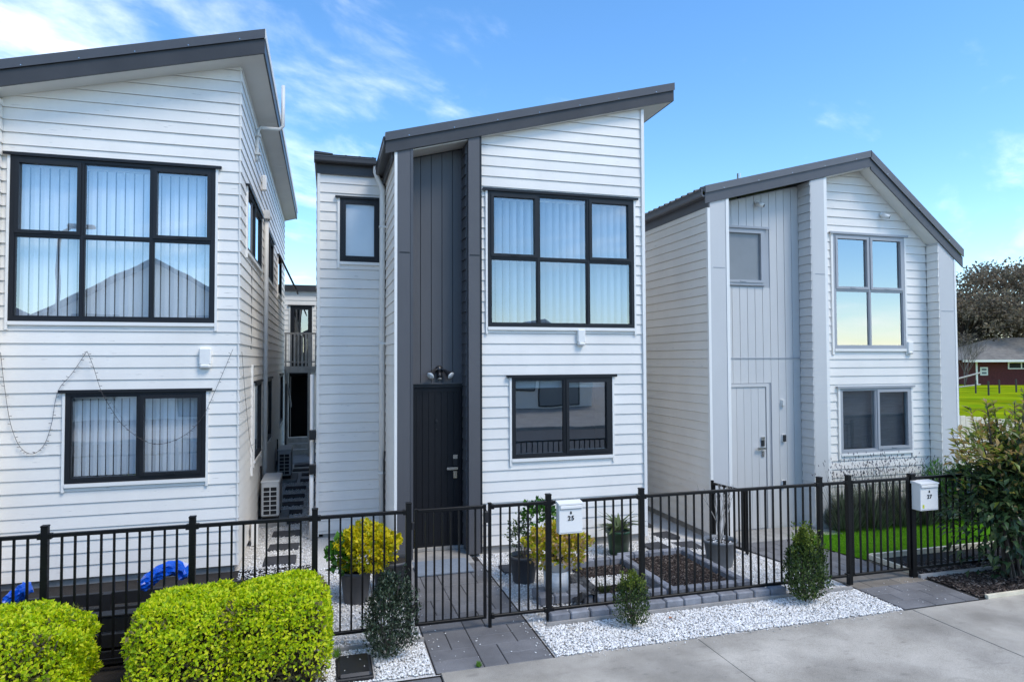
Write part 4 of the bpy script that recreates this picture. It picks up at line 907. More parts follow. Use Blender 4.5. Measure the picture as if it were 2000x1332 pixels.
# golden shrub in black pots beside the path
c = (.335, 7.40, 0); t = thing('potted_shrub', 'golden yellow rounded shrub in a black pot left of the gate path', 'potted plant', c)
pot(t, c, .125, .165, .34, 'pot_dark'); stems(t, (c[0], c[1], .3), [(c[0]+random.uniform(-.25, .35), c[1]+random.uniform(-.2, .2), .5+random.uniform(-.1, .15)) for _ in range(14)])
bushy(t, (.47, 7.40, .56), (.30, .28, .24), 3800, .055, .036, 'yellow_leaf', 3)
bushy(t, (.17, 7.42, .50), (.12, .2, .15), 160, .10, .07, 'green_leaf', 4, name='broad_leaves')
c = (.74, 7.62, 0); t = thing('plant_pot', 'wide black plant pot half hidden under the golden shrub', 'pot', c); pot(t, c, .17, .22, .36, 'pot_dark')
# dark pot with a glossy green bush
c = (2.27, 7.50, 0); t = thing('potted_shrub', 'dark grey pot with a glossy green leafy bush right of the path', 'potted plant', c)
pot(t, c, .125, .17, .31, 'pot_dark'); stems(t, (c[0], c[1], .27), [(c[0]+dx, c[1]+dy, .27+h) for dx, dy, h in ((-.1, 0, .38), (0, .05, .5), (.15, 0, .6), (.3, .05, .62), (.22, -.05, .4), (-.16, .04, .2))], .007)
bushy(t, (c[0]+.20, c[1], .72), (.20, .17, .20), 330, .075, .045, 'green_leaf', 8)
bushy(t, (c[0]-.06, c[1], .52), (.15, .14, .22), 300, .045, .022, 'box_leaf', 9, shell=.8, name='lower_foliage')
# white pot with pink and yellow shrub, standing on blocks
c = (2.45, 6.86, .10)
bs = thing('block_plinth', 'low plinth of grey concrete blocks under the white flower pot', 'plinth', (2.45, 6.82, 0))
for dx in (-.165, 0, .165):
    for dy in (-.08, .08): block(2.45+dx, 6.84+dy, .16, .15, .10, bs)
t = thing('potted_shrub', 'pink tinged yellow green shrub in a tapered white pot', 'potted plant', c)
pot(t, c, .105, .16, .34, 'pot_white'); q = MB(); q.lathe([(.125, .0), (.128, .0), (.150, .22), (.146, .22)], c); q.build('pot_band', 'pot_white', t, True)
stems(t, (c[0], c[1], .4), [(c[0]+random.uniform(-.3, .3), c[1]+random.uniform(-.2, .2), .52+random.uniform(-.05, .15)) for _ in range(14)])
bushy(t, (2.47, 6.88, .55), (.33, .27, .22), 2400, .060, .038, 'pinkyellow_leaf', 12)
# strap leaved plant in a green pot
c = (3.80, 8.16, 0); t = thing('potted_plant', 'strap leaved plant in a dark green glazed pot by the house wall', 'potted plant', c)
pot(t, c, .12, .165, .33, 'pot_green'); q = MB(); q.lathe([(0, 0), (.15, 0), (.17, .025), (.16, .025), (.14, .012)], (c[0], c[1], .001)); q.build('saucer', 'pot_grey', t, True)
for i in range(34):
    a = random.uniform(0, 6.28); tl = random.uniform(.3, 2.2)
    D = (math.cos(a)*tl, math.sin(a)*tl, 1); leaves('leaf', np.array([(c[0]+.04*math.cos(a), c[1]+.04*math.sin(a), .31)]), np.array([D]), np.array([(-math.cos(a), -math.sin(a), 1.2)]), random.uniform(.26, .40), random.uniform(.045, .075), 'strap_leaf', t, .15, .45)
# grey pot with a bare little tree
c = (4.86, 7.42, float(gz(4.86, 7.42))); t = thing('potted_tree', 'grey round pot with a small bare branched tree', 'potted plant', c)
pot(t, c, .15, .205, .33, 'pot_grey', .025)
def branchy(q, p, d, L, r, depth, rnd, spread=.55, seg=5):
    e = p+d*L; q.tube([p, p.lerp(e, .5)+Vector((rnd.uniform(-.03, .03), rnd.uniform(-.03, .03), 0))*L, e], [r, r*.85, r*.7], seg)
    if depth <= 0: return
    for _ in range(rnd.choice((2, 3))):
        nd = (d+Vector((rnd.uniform(-1, 1), rnd.uniform(-1, 1), rnd.uniform(-.15, .6)))*spread).normalized(); branchy(q, e, nd, L*rnd.uniform(.6, .85), r*.62, depth-1, rnd, spread, seg)
rnd = random.Random(4); q = MB(); base = Vector((c[0], c[1], c[2]+.28))
for d in ((-.15, 0, 1), (.12, .1, 1), (.22, -.1, 1)): branchy(q, base, Vector(d).normalized(), .27, .011, 3, rnd, .42)
q.build('branches', 'twig_pale', t)
P = np.array([[c[0]+RNG.uniform(-.13, .13), c[1]+RNG.uniform(-.13, .13), c[2]+.30] for _ in range(60)]); stuff(chips('pot_chips', P, .012, 'stone_chip', t))

# clipped box shrubs in the verge gravel
def upright_shrub(c, r, h, n, m, seed, label, L=.03, Wl=.016, group=None, spikes=10):
    t = thing('box_shrub', label, 'shrub', c, group); rg = np.random.default_rng(seed)
    z = rg.random(n)**.85; a = rg.uniform(0, 2*np.pi, n)
    prof = np.interp(z, [0, .15, .45, .75, 1], [.45, .85, 1, .78, .18])*(1+.20*np.sin(3*a+seed)+.17*np.sin(5*a+z*9+seed)+.10*np.sin(9*a-z*21))
    rr = r*prof*(1-.55*rg.random(n)**1.5)
    P = np.column_stack([c[0]+np.cos(a)*rr, c[1]+np.sin(a)*rr, c[2]+.03+z*h*(.92+.1*np.sin(4*a+seed))])
    ns = n//7; sa = rg.uniform(0, 2*np.pi, spikes); sr = r*rg.uniform(.1, .8, spikes); sh = h*rg.uniform(.9, 1.16, spikes); k = rg.integers(0, spikes, ns); tt = rg.random(ns)
    S = np.column_stack([c[0]+np.cos(sa[k])*sr[k]+rg.normal(0, .012, ns), c[1]+np.sin(sa[k])*sr[k]+rg.normal(0, .012, ns), c[2]+h*.55+(sh[k]-h*.55)*tt])
    P = np.concatenate([P, S]); N_ = len(P); o = unit(np.column_stack([P[:, 0]-c[0], P[:, 1]-c[1], np.full(N_, .05)]))
    D = unit(o*.6+rg.normal(0, .5, (N_, 3))+np.array([0, 0, .9]))
    tip = P[:, 2] > c[2]+h*(.70+.22*rg.random(N_)); NN = unit(o+rg.normal(0, .5, (N_, 3))); LL = rg.uniform(.6, 1.2, N_)*L
    stuff(leaves('foliage', P[~tip], D[~tip], NN[~tip], LL[~tip], Wl, m, t)); stuff(leaves('new_growth', P[tip], D[tip], NN[tip], LL[tip], Wl, 'box_tip' if m == 'box_leaf' else m, t))
    stems(t, c, [(c[0]+random.uniform(-r, r)*.7, c[1]+random.uniform(-r, r)*.7, c[2]+h*random.uniform(.6, .95)) for _ in range(12)], .007); return t
upright_shrub((.55, 5.93, 0), .235, .70, 4200, 'box_grey_leaf', 2, 'dark grey green box shrub in gravel beside the black cover', .032, .016)
upright_shrub((2.90, 5.93, 0), .165, .50, 2600, 'box_leaf', 5, 'smallest clipped box shrub in white gravel below the letterbox fence', .026, .014)
upright_shrub((4.97, 6.00, 0), .215, .74, 5200, 'box_leaf', 9, 'tallest dark green box shrub with pale spiky tips in gravel', .034, .017, spikes=16)

# hedges of lime leaves
def hedge(x0, x1, y0, y1, h, seed, label, n):
    cx_, cy_ = (x0+x1)/2, (y0+y1)/2; t = thing('hedge', label, 'hedge', (cx_, cy_, 0), 'clipped lime green hedges'); rg = np.random.default_rng(seed)
    # superellipsoid shell
    d = unit(rg.normal(size=(n, 3))); d[:, 2] = np.where(d[:, 2] < -.5, -d[:, 2], d[:, 2]); e = 3.6
    k = (np.abs(d)**e).sum(1)**(-1/e); dd = d*k[:, None]
    hx, hy, hz = (x1-x0)/2, (y1-y0)/2, h*.52
    low = (dd[:, 2] < -.1) & (dd[:, 1] < 0)
    lump = 1+.045*np.sin(dd[:, 0]*hx*9+seed)*np.sin(dd[:, 1]*8+dd[:, 2]*7)+.02*np.sin(dd[:, 0]*hx*23)*np.sin(dd[:, 2]*17+seed)
    P = np.column_stack([cx_+dd[:, 0]*hx, cy_+dd[:, 1]*hy, h*.49+dd[:, 2]*hz])
    C0 = np.array([cx_, cy_, h*.49]); sc_ = lump*(1-.16*rg.random(n)**2.2); P = C0+(P-C0)*sc_[:, None]
    # thin patch low on the street side
    thin = np.exp(-(((P[:, 0]-(cx_+.10))/.30)**2+((P[:, 2]-.20)/.21)**2))*(P[:, 1] < cy_)
    keep = (rg.random(n) > thin*.97); P = P[keep]; d = d[keep]; m_ = len(P)
    nrm = unit(np.sign(dd[keep])*np.abs(dd[keep])**4)
    D = unit(nrm*.45+rg.normal(0, .6, (m_, 3))+np.array([0, 0, .35]))
    stuff(leaves('foliage', P, D, unit(nrm+rg.normal(0, .45, (m_, 3))+np.array([0, 0, .3])), rg.uniform(.65, 1.25, m_)*.034, rg.uniform(.8, 1.1, m_)*.021, 'hedge_leaf', t))
    q = MB(); rnd = random.Random(seed)
    for i in range(34):
        x, y = rnd.uniform(x0+.2, x1-.2), rnd.uniform(y0+.15, y1-.15); q.tube([(x, y, 0), (x+rnd.uniform(-.1, .1), y+rnd.uniform(-.1, .1), h*.45), (x+rnd.uniform(-.2, .2), y+rnd.uniform(-.2, .1), h*.86)], [.012, .009, .004], 5)
    q.build('stems', 'bark', t)
    # inner dark core of old twigs and leaves
    rr = rg.random((6000, 3))*2-1; Q = C0+rr*np.array([hx*.86, hy*.84, hz*.86]); stuff(leaves('inner_twigs', Q, rdir(6000), rdir(6000), .05, .02, 'dead_twig', t))
hedge(-3.45, -1.70, 5.22, 6.16, .74, 1, 'lime green clipped hedge bush at the far end from the gate, rounded end', 24000)
hedge(-1.40, -.60, 5.26, 6.14, .775, 2, 'lime green clipped hedge bush in the middle, with bare brown twigs below', 15000)
hedge(-.74, .055, 5.26, 6.14, .80, 3, 'lime green clipped hedge bush at the end beside the white gravel', 15000)

# photinia at the right
c = (8.05, 6.02, 0); t = thing('photinia_shrub', 'tall leafy shrub with dark lower leaves and coppery tips beside letterbox 27', 'shrub', c)
q = MB(); rnd = random.Random(12); tips = []
for i in range(34):
    a = rnd.uniform(0, 6.28); R_ = rnd.uniform(.1, 1.0); top = Vector((c[0]+.05+math.cos(a)*R_*.85, c[1]+math.sin(a)*R_*.6, rnd.uniform(1.5, 2.35)-R_*.3))
    b0 = Vector((c[0]+rnd.uniform(-.25, .15), c[1]+rnd.uniform(-.1, .1), 0)); m1 = b0.lerp(top, .55)+Vector((0, 0, .12)); q.tube([b0, m1, top], [.016, .011, .004], 6); tips.append((b0, m1, top))
for (dx, z) in ((-.95, 1.75), (-.85, 1.45), (-.75, 1.22)):
    b0 = Vector((c[0]-.1, c[1], .9)); top = Vector((c[0]+dx, c[1]-.05, z)); m1 = b0.lerp(top, .5)+Vector((0, 0, .1)); q.tube([b0, m1, top], [.010, .007, .003], 5); tips.append((b0, m1, top))
q.build('branches', 'bark', t)
P = []; D = []
for (b0, m1, top) in tips:
    for k in range(34):
        s = rnd.uniform(.35, 1.0); p = (b0.lerp(m1, s*2) if s < .5 else m1.lerp(top, s*2-1)); a = rnd.uniform(0, 6.28)
        ax = (top-m1).normalized(); d = Vector((math.cos(a), math.sin(a), 0))*.9+ax*.7; P.append(p[:]); D.append(d[:])
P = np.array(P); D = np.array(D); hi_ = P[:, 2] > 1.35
def nrm_for(D): return unit(np.array([0, 0, 1.0])-D*(D[:, 2:3])/np.maximum((D**2).sum(1, keepdims=True), 1e-6)+RNG.normal(0, .3, D.shape))
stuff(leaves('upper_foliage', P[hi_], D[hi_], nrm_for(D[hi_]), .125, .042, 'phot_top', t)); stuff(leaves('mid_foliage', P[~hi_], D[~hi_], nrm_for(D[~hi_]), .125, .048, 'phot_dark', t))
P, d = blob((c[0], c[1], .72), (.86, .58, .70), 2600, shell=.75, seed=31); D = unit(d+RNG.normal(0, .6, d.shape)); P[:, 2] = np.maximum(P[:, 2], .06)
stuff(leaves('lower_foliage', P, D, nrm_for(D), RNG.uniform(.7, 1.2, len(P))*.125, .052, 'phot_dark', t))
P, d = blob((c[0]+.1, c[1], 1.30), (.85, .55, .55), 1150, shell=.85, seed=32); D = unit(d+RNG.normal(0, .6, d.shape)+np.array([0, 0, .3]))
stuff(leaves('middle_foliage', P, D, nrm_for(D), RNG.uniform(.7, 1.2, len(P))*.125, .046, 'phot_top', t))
P, d = blob((c[0]-.05, c[1]-.05, .78), (.86, .58, .74), 150, shell=.1, seed=33)
for i in range(len(P)):
    if P[i, 2] < .1: continue
    D1 = unit(d[i]+RNG.normal(0, .5, 3)+np.array([0, 0, -.1])); leaves('leaf', P[i:i+1], D1[None], nrm_for(D1[None]), random.uniform(.09, .125), .048, 'phot_dark' if P[i, 2] < 1.05 else 'phot_top', t)

# lavender and leafy shrubs under the grey house window
def lavender(c, r, h, seed, label):
    t = thing('lavender_bush', label, 'shrub', c, 'lavender bushes under the window'); rg = np.random.default_rng(seed); n = 1500
    a = rg.uniform(0, 2*np.pi, n); k = rg.random(n)**.6; D = unit(np.column_stack([np.cos(a)*k*.8, np.sin(a)*k*.8, np.ones(n)]))
    P = np.column_stack([c[0]+np.cos(a)*k*r*.6, c[1]+np.sin(a)*k*r*.6, np.full(n, c[2])+rg.random(n)*h*.5*(.75+.35*np.sin(a*3+seed)+.2*np.sin(a*7))])
    stuff(leaves('foliage', P, D, unit(np.column_stack([np.cos(a), np.sin(a), np.zeros(n)])), h*.45, .016, 'lavender', t, .05, .02))
    m_ = 150; a = rg.uniform(0, 2*np.pi, m_); k = rg.random(m_)**.5; D = unit(np.column_stack([np.cos(a)*k*.45, np.sin(a)*k*.45, np.ones(m_)])); P0 = np.column_stack([c[0]+np.cos(a)*k*r*.7, c[1]+np.sin(a)*k*r*.7, np.full(m_, c[2]+h*.5)])
    ln = rg.uniform(.55, 1.15, m_)*h; stuff(leaves('stalks', P0, D, np.tile([0, -1, .1], (m_, 1)), ln, .004, 'lavender', t, .0, 0)); T = P0+D*ln[:, None]
    stuff(leaves('flower_spikes', T, D, np.tile([0, -1, .2], (m_, 1)), .05, .016, 'lavender_head', t, .1, 0))
for i, (x, y, r, h) in enumerate(((8.0, 8.72, .36, .70), (8.55, 8.74, .38, .76), (9.1, 8.72, .36, .74), (9.55, 8.68, .32, .68))):
    lavender((x, y, float(gz(x, y))), r, h, 40+i, ['dark lavender bush with spent flower spikes against the white entry fin edge', 'dark lavender bush with spent spikes, second from the entry fin', 'dark lavender bush with spent spikes, third from the entry fin', 'smaller dark lavender bush next to the narrow leaved shrub'][i])
for i, (x, y, r, h, sd_) in enumerate(((9.95, 8.62, .42, .95, 1), (10.45, 8.60, .36, .85, 2))):
    z0 = float(gz(x, y)); t = thing('leafy_shrub', ['narrow leaved green shrub beside the lavender at the house corner', 'smaller narrow leaved shrub against the end fin of the grey house'][i], 'shrub', (x, y, z0))
    bushy(t, (x, y, z0+h*.5), (r, r, h*.55), 1500, .10, .024, 'green_leaf', 60+i, shell=.9, up=1.0); stems(t, (x, y, z0), [(x+random.uniform(-r, r)*.7, y+random.uniform(-r, r)*.7, z0+h*random.uniform(.6, 1)) for _ in range(10)])

# lawn blades, timber edging, bark around the photinia
n = 42000; P = scatter(n, 6.86, 9.6, 7.10, 8.75); P = p3(P, .010); A = RNG.uniform(0, 2*np.pi, n)
D = np.column_stack([np.cos(A)*.5, np.sin(A)*.5, np.ones(n)]); stuff(leaves('grass_blades', P, D, np.column_stack([np.cos(A), np.sin(A), np.full(n, -.3)]), RNG.uniform(.02, .045, n), .005, 'turf', lawn, .1, .2))
te = thing('timber_edging', 'pale timber edging boards round the lawn and bark bed', 'edging', (6.9, 7.05, 0))
MB().box(6.86, 9.9, 7.03, 7.07, -.08, .06).build('edging_board', 'timber_cream', te); MB().box(6.83, 6.865, 6.36, 7.08, -.08, .055).build('edging_board', 'timber_cream', te)
MB().box(6.93, 16, 5.520, 5.560, -.08, .035).build('edging_board', 'timber_cream', te); MB().box(6.80, 9.5, 6.24, 6.28, -.05, .04).build('edging_board', 'timber_grey', te)
P = np.concatenate([scatter(5200, 6.88, 9.6, 5.57, 6.24), scatter(4200, 6.88, 9.6, 6.29, 7.02)]); stuff(chips('bark_mulch', p3(P, .008), RNG.uniform(.008, .026, len(P)), 'mulch_chip', None, .45))

# white stone chips
def outside(P, rects):
    k = np.ones(len(P), bool)
    for (a, b, c_, d_) in rects: k &= ~((P[:, 0] > a) & (P[:, 0] < b) & (P[:, 1] > c_) & (P[:, 1] < d_))
    return P[k]
ex = [(.88, 1.98, 5.4, 8.7), (3.6, 4.64, 6.46, 7.9), (2.7, 3.6, 6.5, 7.05), (5.78, 7, 5.4, 9.2), (4.9, 7, 8.5, 12)]
ex += [(x-a/2, x+a/2, y-b/2, y+b/2) for x, y, a, b in PASS]+[(x-a/2, x+a/2, y-a/2, y+a/2) for x, y, a in SQ]+[(2.12, 2.42, 7.82, 8.12), (.1, .42, 5.55, 6.02)]
P = np.concatenate([scatter(26000, -.06, 5.85, 5.53, 6.16), scatter(24000, -.08, 5.72, 6.2, 8.66), scatter(1500, 4.5, 5.7, 8.6, 11), scatter(9000, -1.0, -.1, 6.75, 15)]); P = outside(P, ex)
stuff(chips('gravel_stones', p3(P, .002), RNG.uniform(.006, .0145, len(P)), 'stone_chip', None, .65))
P = scatter(22, .92, 1.95, 5.55, 6.4); stuff(chips('loose_stones', p3(P, .006), RNG.uniform(.004, .009, len(P)), 'stone_chip', None))
P = scatter(26, 5.85, 6.8, 5.6, 6.3); stuff(chips('loose_stones', p3(P, .008), RNG.uniform(.004, .009, len(P)), 'stone_chip', None))
P = np.concatenate([np.column_stack([.93+np.abs(RNG.normal(0, .05, 40)), RNG.uniform(5.55, 8.2, 40)]), np.column_stack([1.93-np.abs(RNG.normal(0, .05, 40)), RNG.uniform(5.55, 8.2, 40)]), np.column_stack([RNG.uniform(2.0, 5.7, 70), 5.51-np.abs(RNG.normal(0, .05, 70))])])
stuff(chips('spilled_stones', p3(P, .006), RNG.uniform(.004, .010, len(P)), 'stone_chip', None))
grass_tuft('weed', 'small green weed growing where the path meets the footpath', (1.27, 5.53, 0), 60, .055, .05, 'weed_leaf', .008, 'weed')
grass_tuft('weed', 'thin weed at the edge of the gravel beside the end hedge', (.11, 6.05, 0), 50, .10, .08, 'weed_leaf', .008, 'weed')
x_, y_ = atZ(1306, 1211); o = leaves('fallen_leaf', np.array([(x_, y_, .02)]), np.array([(1., .3, 0)]), np.array([(0, 0, 1.)]), .07, .04, 'fallen', None); tag(o, 'orange fallen leaf lying on the white gravel', 'leaf')
# black cover in the gravel
t = thing('utility_cover', 'black plastic utility cover set in the white gravel', 'cover', (.25, 5.79, 0))
MB().box(.115, .385, 5.60, 5.99, -.02, .045, .02).build('cover', 'black_plastic', t); MB().box(.10, .40, 5.585, 6.005, -.02, .018, .008).build('rim', 'timber_black', t)
P = np.array([[.2, 5.93, .047], [.3, 5.86, .047], [.33, 5.72, .047], [.17, 5.68, .047]]); stuff(chips('stones_on_cover', P, .007, 'stone_chip', t))

# ------------------------------------------------------------------ things in front of the first house
t = thing('timber_planter', 'long black stained timber planter wall behind the hedges', 'planter', (-2.2, 6.6, 0))
for i, z in enumerate((.02, .16, .30)): MB().box(-4.6, -.14, 6.42, 6.46, z, z+.115, .004).build('plank', 'timber_black', t)
for i, z in enumerate((.02, .16, .30)): MB().box(-4.6, -.14, 7.12, 7.16, z, z+.115, .004).build('plank', 'timber_black', t)
for x in (-4.2, -3.1, -2.0, -1.0, -.2):
    MB().box(x, x+.07, 6.465, 6.53, 0, .42).build('stake', 'timber_black', t); MB().box(x, x+.07, 7.05, 7.115, 0, .42).build('stake', 'timber_black', t)
MB().box(-4.58, -.16, 6.47, 7.11, 0, .25).build('soil_fill', 'soil', t)
MB().box(-4.6, -.14, 6.41, 6.53, .424, .44, .003).build('capping', 'timber_black', t)
def crumple(name, label, pts, r, seed, group):
    """blue plastic sheet draped in an arch"""
    rg = random.Random(seed); V = []; F = []; k = 16
    pts = [Vector(p) for p in pts]; pts = [pts[i].lerp(pts[i+1], j/3) for i in range(len(pts)-1) for j in range(3)]+[pts[-1]]; n = len(pts)
    for i, p in enumerate(pts):
        d = (pts[min(i+1, n-1)]-pts[max(i-1, 0)]).normalized(); a = Vector((0, 1, 0)); b = d.cross(a).normalized()
        for j in range(k):
            s = 2*math.pi*j/k; rr = r*(.78+.22*math.sin(j*2.1+i*.9+seed)+.14*rg.random())*(1 if 0 < i < n-1 else .55); V.append(p+(a*math.cos(s)*1.3+b*math.sin(s)*.75)*rr)
    for i in range(n-1):
        for j in range(k): F.append((i*k+j, i*k+(j+1) % k, (i+1)*k+(j+1) % k, (i+1)*k+j))
    F += [tuple(range(k))[::-1], tuple(range((n-1)*k, n*k))]
    o = mesh_obj(name, V, F, 'blue_plastic'); return tag(o, label, 'tarpaulin', group)
def arch(pxs, Y): return [(*[atY(x, y, Y)[0]], Y, atY(x, y, Y)[1]) for x, y in pxs]
crumple('blue_tarp', 'bright blue plastic sheet arched over the black planter beside a fence post', arch([(278, 1148), (290, 1133), (305, 1121), (322, 1113), (342, 1108), (356, 1112), (361, 1128)], 6.62), .085, 5, 'blue plastic sheets')
crumple('blue_tarp', 'smaller blue plastic sheet poking up behind the rounded hedge', arch([(18, 1178), (26, 1168), (36, 1160), (47, 1152), (57, 1146)], 6.62), .085, 8, 'blue plastic sheets')
# string lights
def string_light(pts, label, W, n=40, sag=True):
    q = MB(); V = [Vector(p) for p in pts]; q.tube(V, .0026, 5, False); o = q.build('light_string', 'wire')
    tag(o, label, 'string lights'); rg = random.Random(2); L = MB()
    for i in range(len(V)-1):
        if i % 2 == 0:
            p = V[i].lerp(V[i+1], .5); d = Vector((rg.choice((-1, 1))*.028, -.006, rg.uniform(-.012, .012))); L.tube([p, p+d], [.0025, .0035], 5)
    L.build('bulbs', 'wire', o); return o
def curve_px(pts, Y, n=8):
    P = [(*[atY(x, y, Y)[0]], Y, atY(x, y, Y)[1]) for x, y in pts]; out = []
    P = [Vector(p) for p in P]
    for i in range(len(P)-1):
        a, b, c_, d_ = P[max(i-1, 0)], P[i], P[i+1], P[min(i+2, len(P)-1)]
        for k in range(n):
            s = k/n; out.append(.5*((2*b)+(c_-a)*s+(2*a-5*b+4*c_-d_)*s*s+(3*b-a-3*c_+d_)*s**3))
    return out+[P[-1]]
string_light(curve_px([(1, 688), (8, 750), (20, 825), (38, 871), (62, 886), (85, 870), (100, 830), (113, 765), (140, 730), (170, 686)], 8.80), 'string of small lights hanging in a deep loop on the white boards', None)
string_light(curve_px([(170, 686), (182, 715), (197, 762), (215, 795), (240, 830), (280, 860), (315, 867), (360, 850), (395, 815), (425, 752), (455, 682)], 8.76), 'string of small lights looping down across the lower window', None)
q = [(XC1+.04, 8.86, 2.72), (XC1+.05, 9.2, 2.1), (XC1+.05, 9.7, 1.55), (XC1+.05, 10.15, 1.3)]; string_light(q, 'end of the light string trailing along the passage wall', None)

# ------------------------------------------------------------------ passage: air conditioners
def aircon(y0, label):
    x0, x1, L, z0, h = -.96, -.69, .80, .14, .56
    t = thing('air_conditioner', label, 'air conditioner', (-.82, y0+.4, 0), 'outdoor air conditioner units in the passage')
    MB().box(x0-.04, x1+.12, y0-.08, y0+L+.05, -.01, .06, .008).build('concrete_pad', 'concrete_raw', t)
    for yy in (y0+.12, y0+L-.16): MB().box(x0+.01, x1-.01, yy, yy+.05, .06, z0).build('foot', 'black_plastic', t)
    bd = MB().box(x0, x1, y0, y0+L, z0, z0+h, .018).build('casing', 'ac_white', t)
    MB().box(x0-.006, x1+.006, y0-.006, y0+L+.006, z0+h-.03, z0+h+.006, .008).build('lid', 'ac_white', t)
    MB().box(x0+.03, x1-.03, y0-.004, y0-.001, z0+.03, z0+h-.09).build('grille_recess', 'dark_void', bd)
    for i in range(7):
        z = z0+.03+(h-.12)*i/6; MB().box(x0+.025, x1-.025, y0-.014, y0-.002, z-.006, z+.006).build('louvre', 'ac_white', bd)
    for u in (x0+.03, (x0+x1)/2, x1-.03): MB().box(u-.007, u+.007, y0-.015, y0-.002, z0+.024, z0+h-.084).build('louvre_post', 'ac_white', bd)
    MB().box(x1+.0005, x1+.004, y0+.10, y0+.62, z0+.05, z0+h-.06).build('fan_grille', 'pot_grey', bd)
    q = MB(); q.tube([(x0+.02, y0+.5, z0+.3), (x0-.05, y0+.45, z0+.25), (XC1+.06, y0+.4, .2), (XC1+.05, y0+.3, .9)], .018, 6); q.build('hose', 'black_plastic', t)
aircon(11.15, 'nearer the street of two white air conditioner units in the gravel passage'.replace('nearer the street of two white air conditioner units', 'white air conditioner unit beside the downpipe')); aircon(15.0, 'white air conditioner unit on a concrete pad near the rear stairs')
MB_ = MB().box(-.99, -.90, 10.0, 10.2, 0, .32, .006); o = MB_.build('drain_box', 'white_trim'); tag(o, 'small white drain box against the passage wall base', 'drain box')
# paved court at the end of the passage and the rear house
struct(MB().box(-1.03, -.16, 17.7, 19.6, -.05, .0).build('rear_court', 'paver'))
H4 = thing('rear_house', 'white rear house with a dark balcony door at the end of the passage', 'house', (-.6, 21, 0))
W = FRONT(20.0); ud = (-.96, -.36, 2.42, 4.20); ld_ = (-.99, -.42, .42, 2.27)
clad(H4, W, -1.9, .6, 0.05, 4.62, [ud, ld_], phase=.05)
MB().box(-1.95, .65, 19.9, 19.98, 4.62, 4.80).build('fascia_board', 'fascia', H4); MB().box(-1.95, .65, 19.98, 24, 4.63, 4.74).build('roof', 'fascia', H4)
window(H4, W, *ud, cols=[], rows=[], gm='glass_clear', sashes={(0, 0)}, fw=.07)
q = MB(); W.box(q, ld_[0], ld_[1], -1.2, -1.1, 0, 2.4); W.box(q, ld_[0]-.05, ld_[1]+.05, -1.1, -.09, 2.28, 2.35); W.box(q, ld_[0]-.05, ld_[0]-.005, -1.1, -.09, 0, 2.3); W.box(q, ld_[1]+.005, ld_[1]+.05, -1.1, -.09, 0, 2.3); q.build('doorway', 'dark_void', H4)
dk = thing('balcony', 'weathered timber balcony with railing over the rear doorway', 'balcony', (-.6, 19.5, 0))
MB().box(-1.2, -.18, 19.0, 19.95, 2.34, 2.44).build('deck', 'timber_grey', dk); MB().box(-1.2, -.18, 18.96, 19.0, 2.28, 2.46).build('deck_beam', 'timber_grey', dk)
MB().box(-1.2, -.18, 18.97, 19.04, 3.34, 3.385).build('handrail', 'timber_grey', dk); MB().box(-1.2, -.18, 18.985, 19.025, 2.56, 2.60).build('lower_rail', 'timber_grey', dk)
for x in (-1.05, -.92, -.82, -.72, -.62, -.52, -.38, -.26): MB().box(x, x+.045, 18.96, 18.985, 2.45, 3.34).build('baluster', 'timber_grey', dk)
for x in (-1.16, -.45): MB().box(x, x+.09, 18.955, 19.045, 0 if x > -1 else 1.5, 3.36).build('post', 'timber_grey', dk)
MB().box(-1.05, -.96, 19.05, 19.14, 0, 2.34).build('post', 'timber_grey', dk)
st = thing('stairs', 'short flight of timber steps before the dark rear doorway', 'stairs', (-.65, 19.4, 0))
for i in range(3): MB().box(-1.03, -.2, 19.3+i*.25, 19.9, .0+i*.14, .14+i*.14-.004).build('step', 'timber_grey', st)
q = thing('stair_rail', 'dark steel stair railing along the passage wall', 'railing', (-1, 18.6, 0))
MB().box(-1.01, -.97, 18.55, 18.6, 0, 2.0).build('post', 'frame_dark', q)
mb = MB(); mb.prism([(-1.01, 18.3, 2.35), (-.97, 18.3, 2.35), (-.97, 18.3, 2.42), (-1.01, 18.3, 2.42)], [(-.90, 18.9, 1.35), (-.86, 18.9, 1.35), (-.86, 18.9, 1.42), (-.90, 18.9, 1.42)]); mb.build('rail', 'timber_grey', q)

# ------------------------------------------------------------------ beyond the grey house: field, fence, red house, trees
t = thing('paling_fence', 'cream timber paling fence along the bright green field', 'fence', (15, 11.3, 0))
pal = {}
for i in range(70):
    x = 10.7+i*.15; h = round(1.35-.09*(x-13.4), 2); h = min(h, 1.5)
    part_box('paling', ('paling', h), (.142, .018, h+.05), 'timber_cream', t, (x, 11.28, -.05), .003)
for dz in (.35, 1.0):
    q = MB(); z0_, z1_ = 1.45-dz, .5-dz*.3; q.prism([(10.65, 11.295, z0_-.08), (10.65, 11.295, z0_), (10.65, 11.34, z0_), (10.65, 11.34, z0_-.08)], [(21.1, 11.295, z1_-.08), (21.1, 11.295, z1_), (21.1, 11.34, z1_), (21.1, 11.34, z1_-.08)]); q.build('rail', 'timber_cream', t)
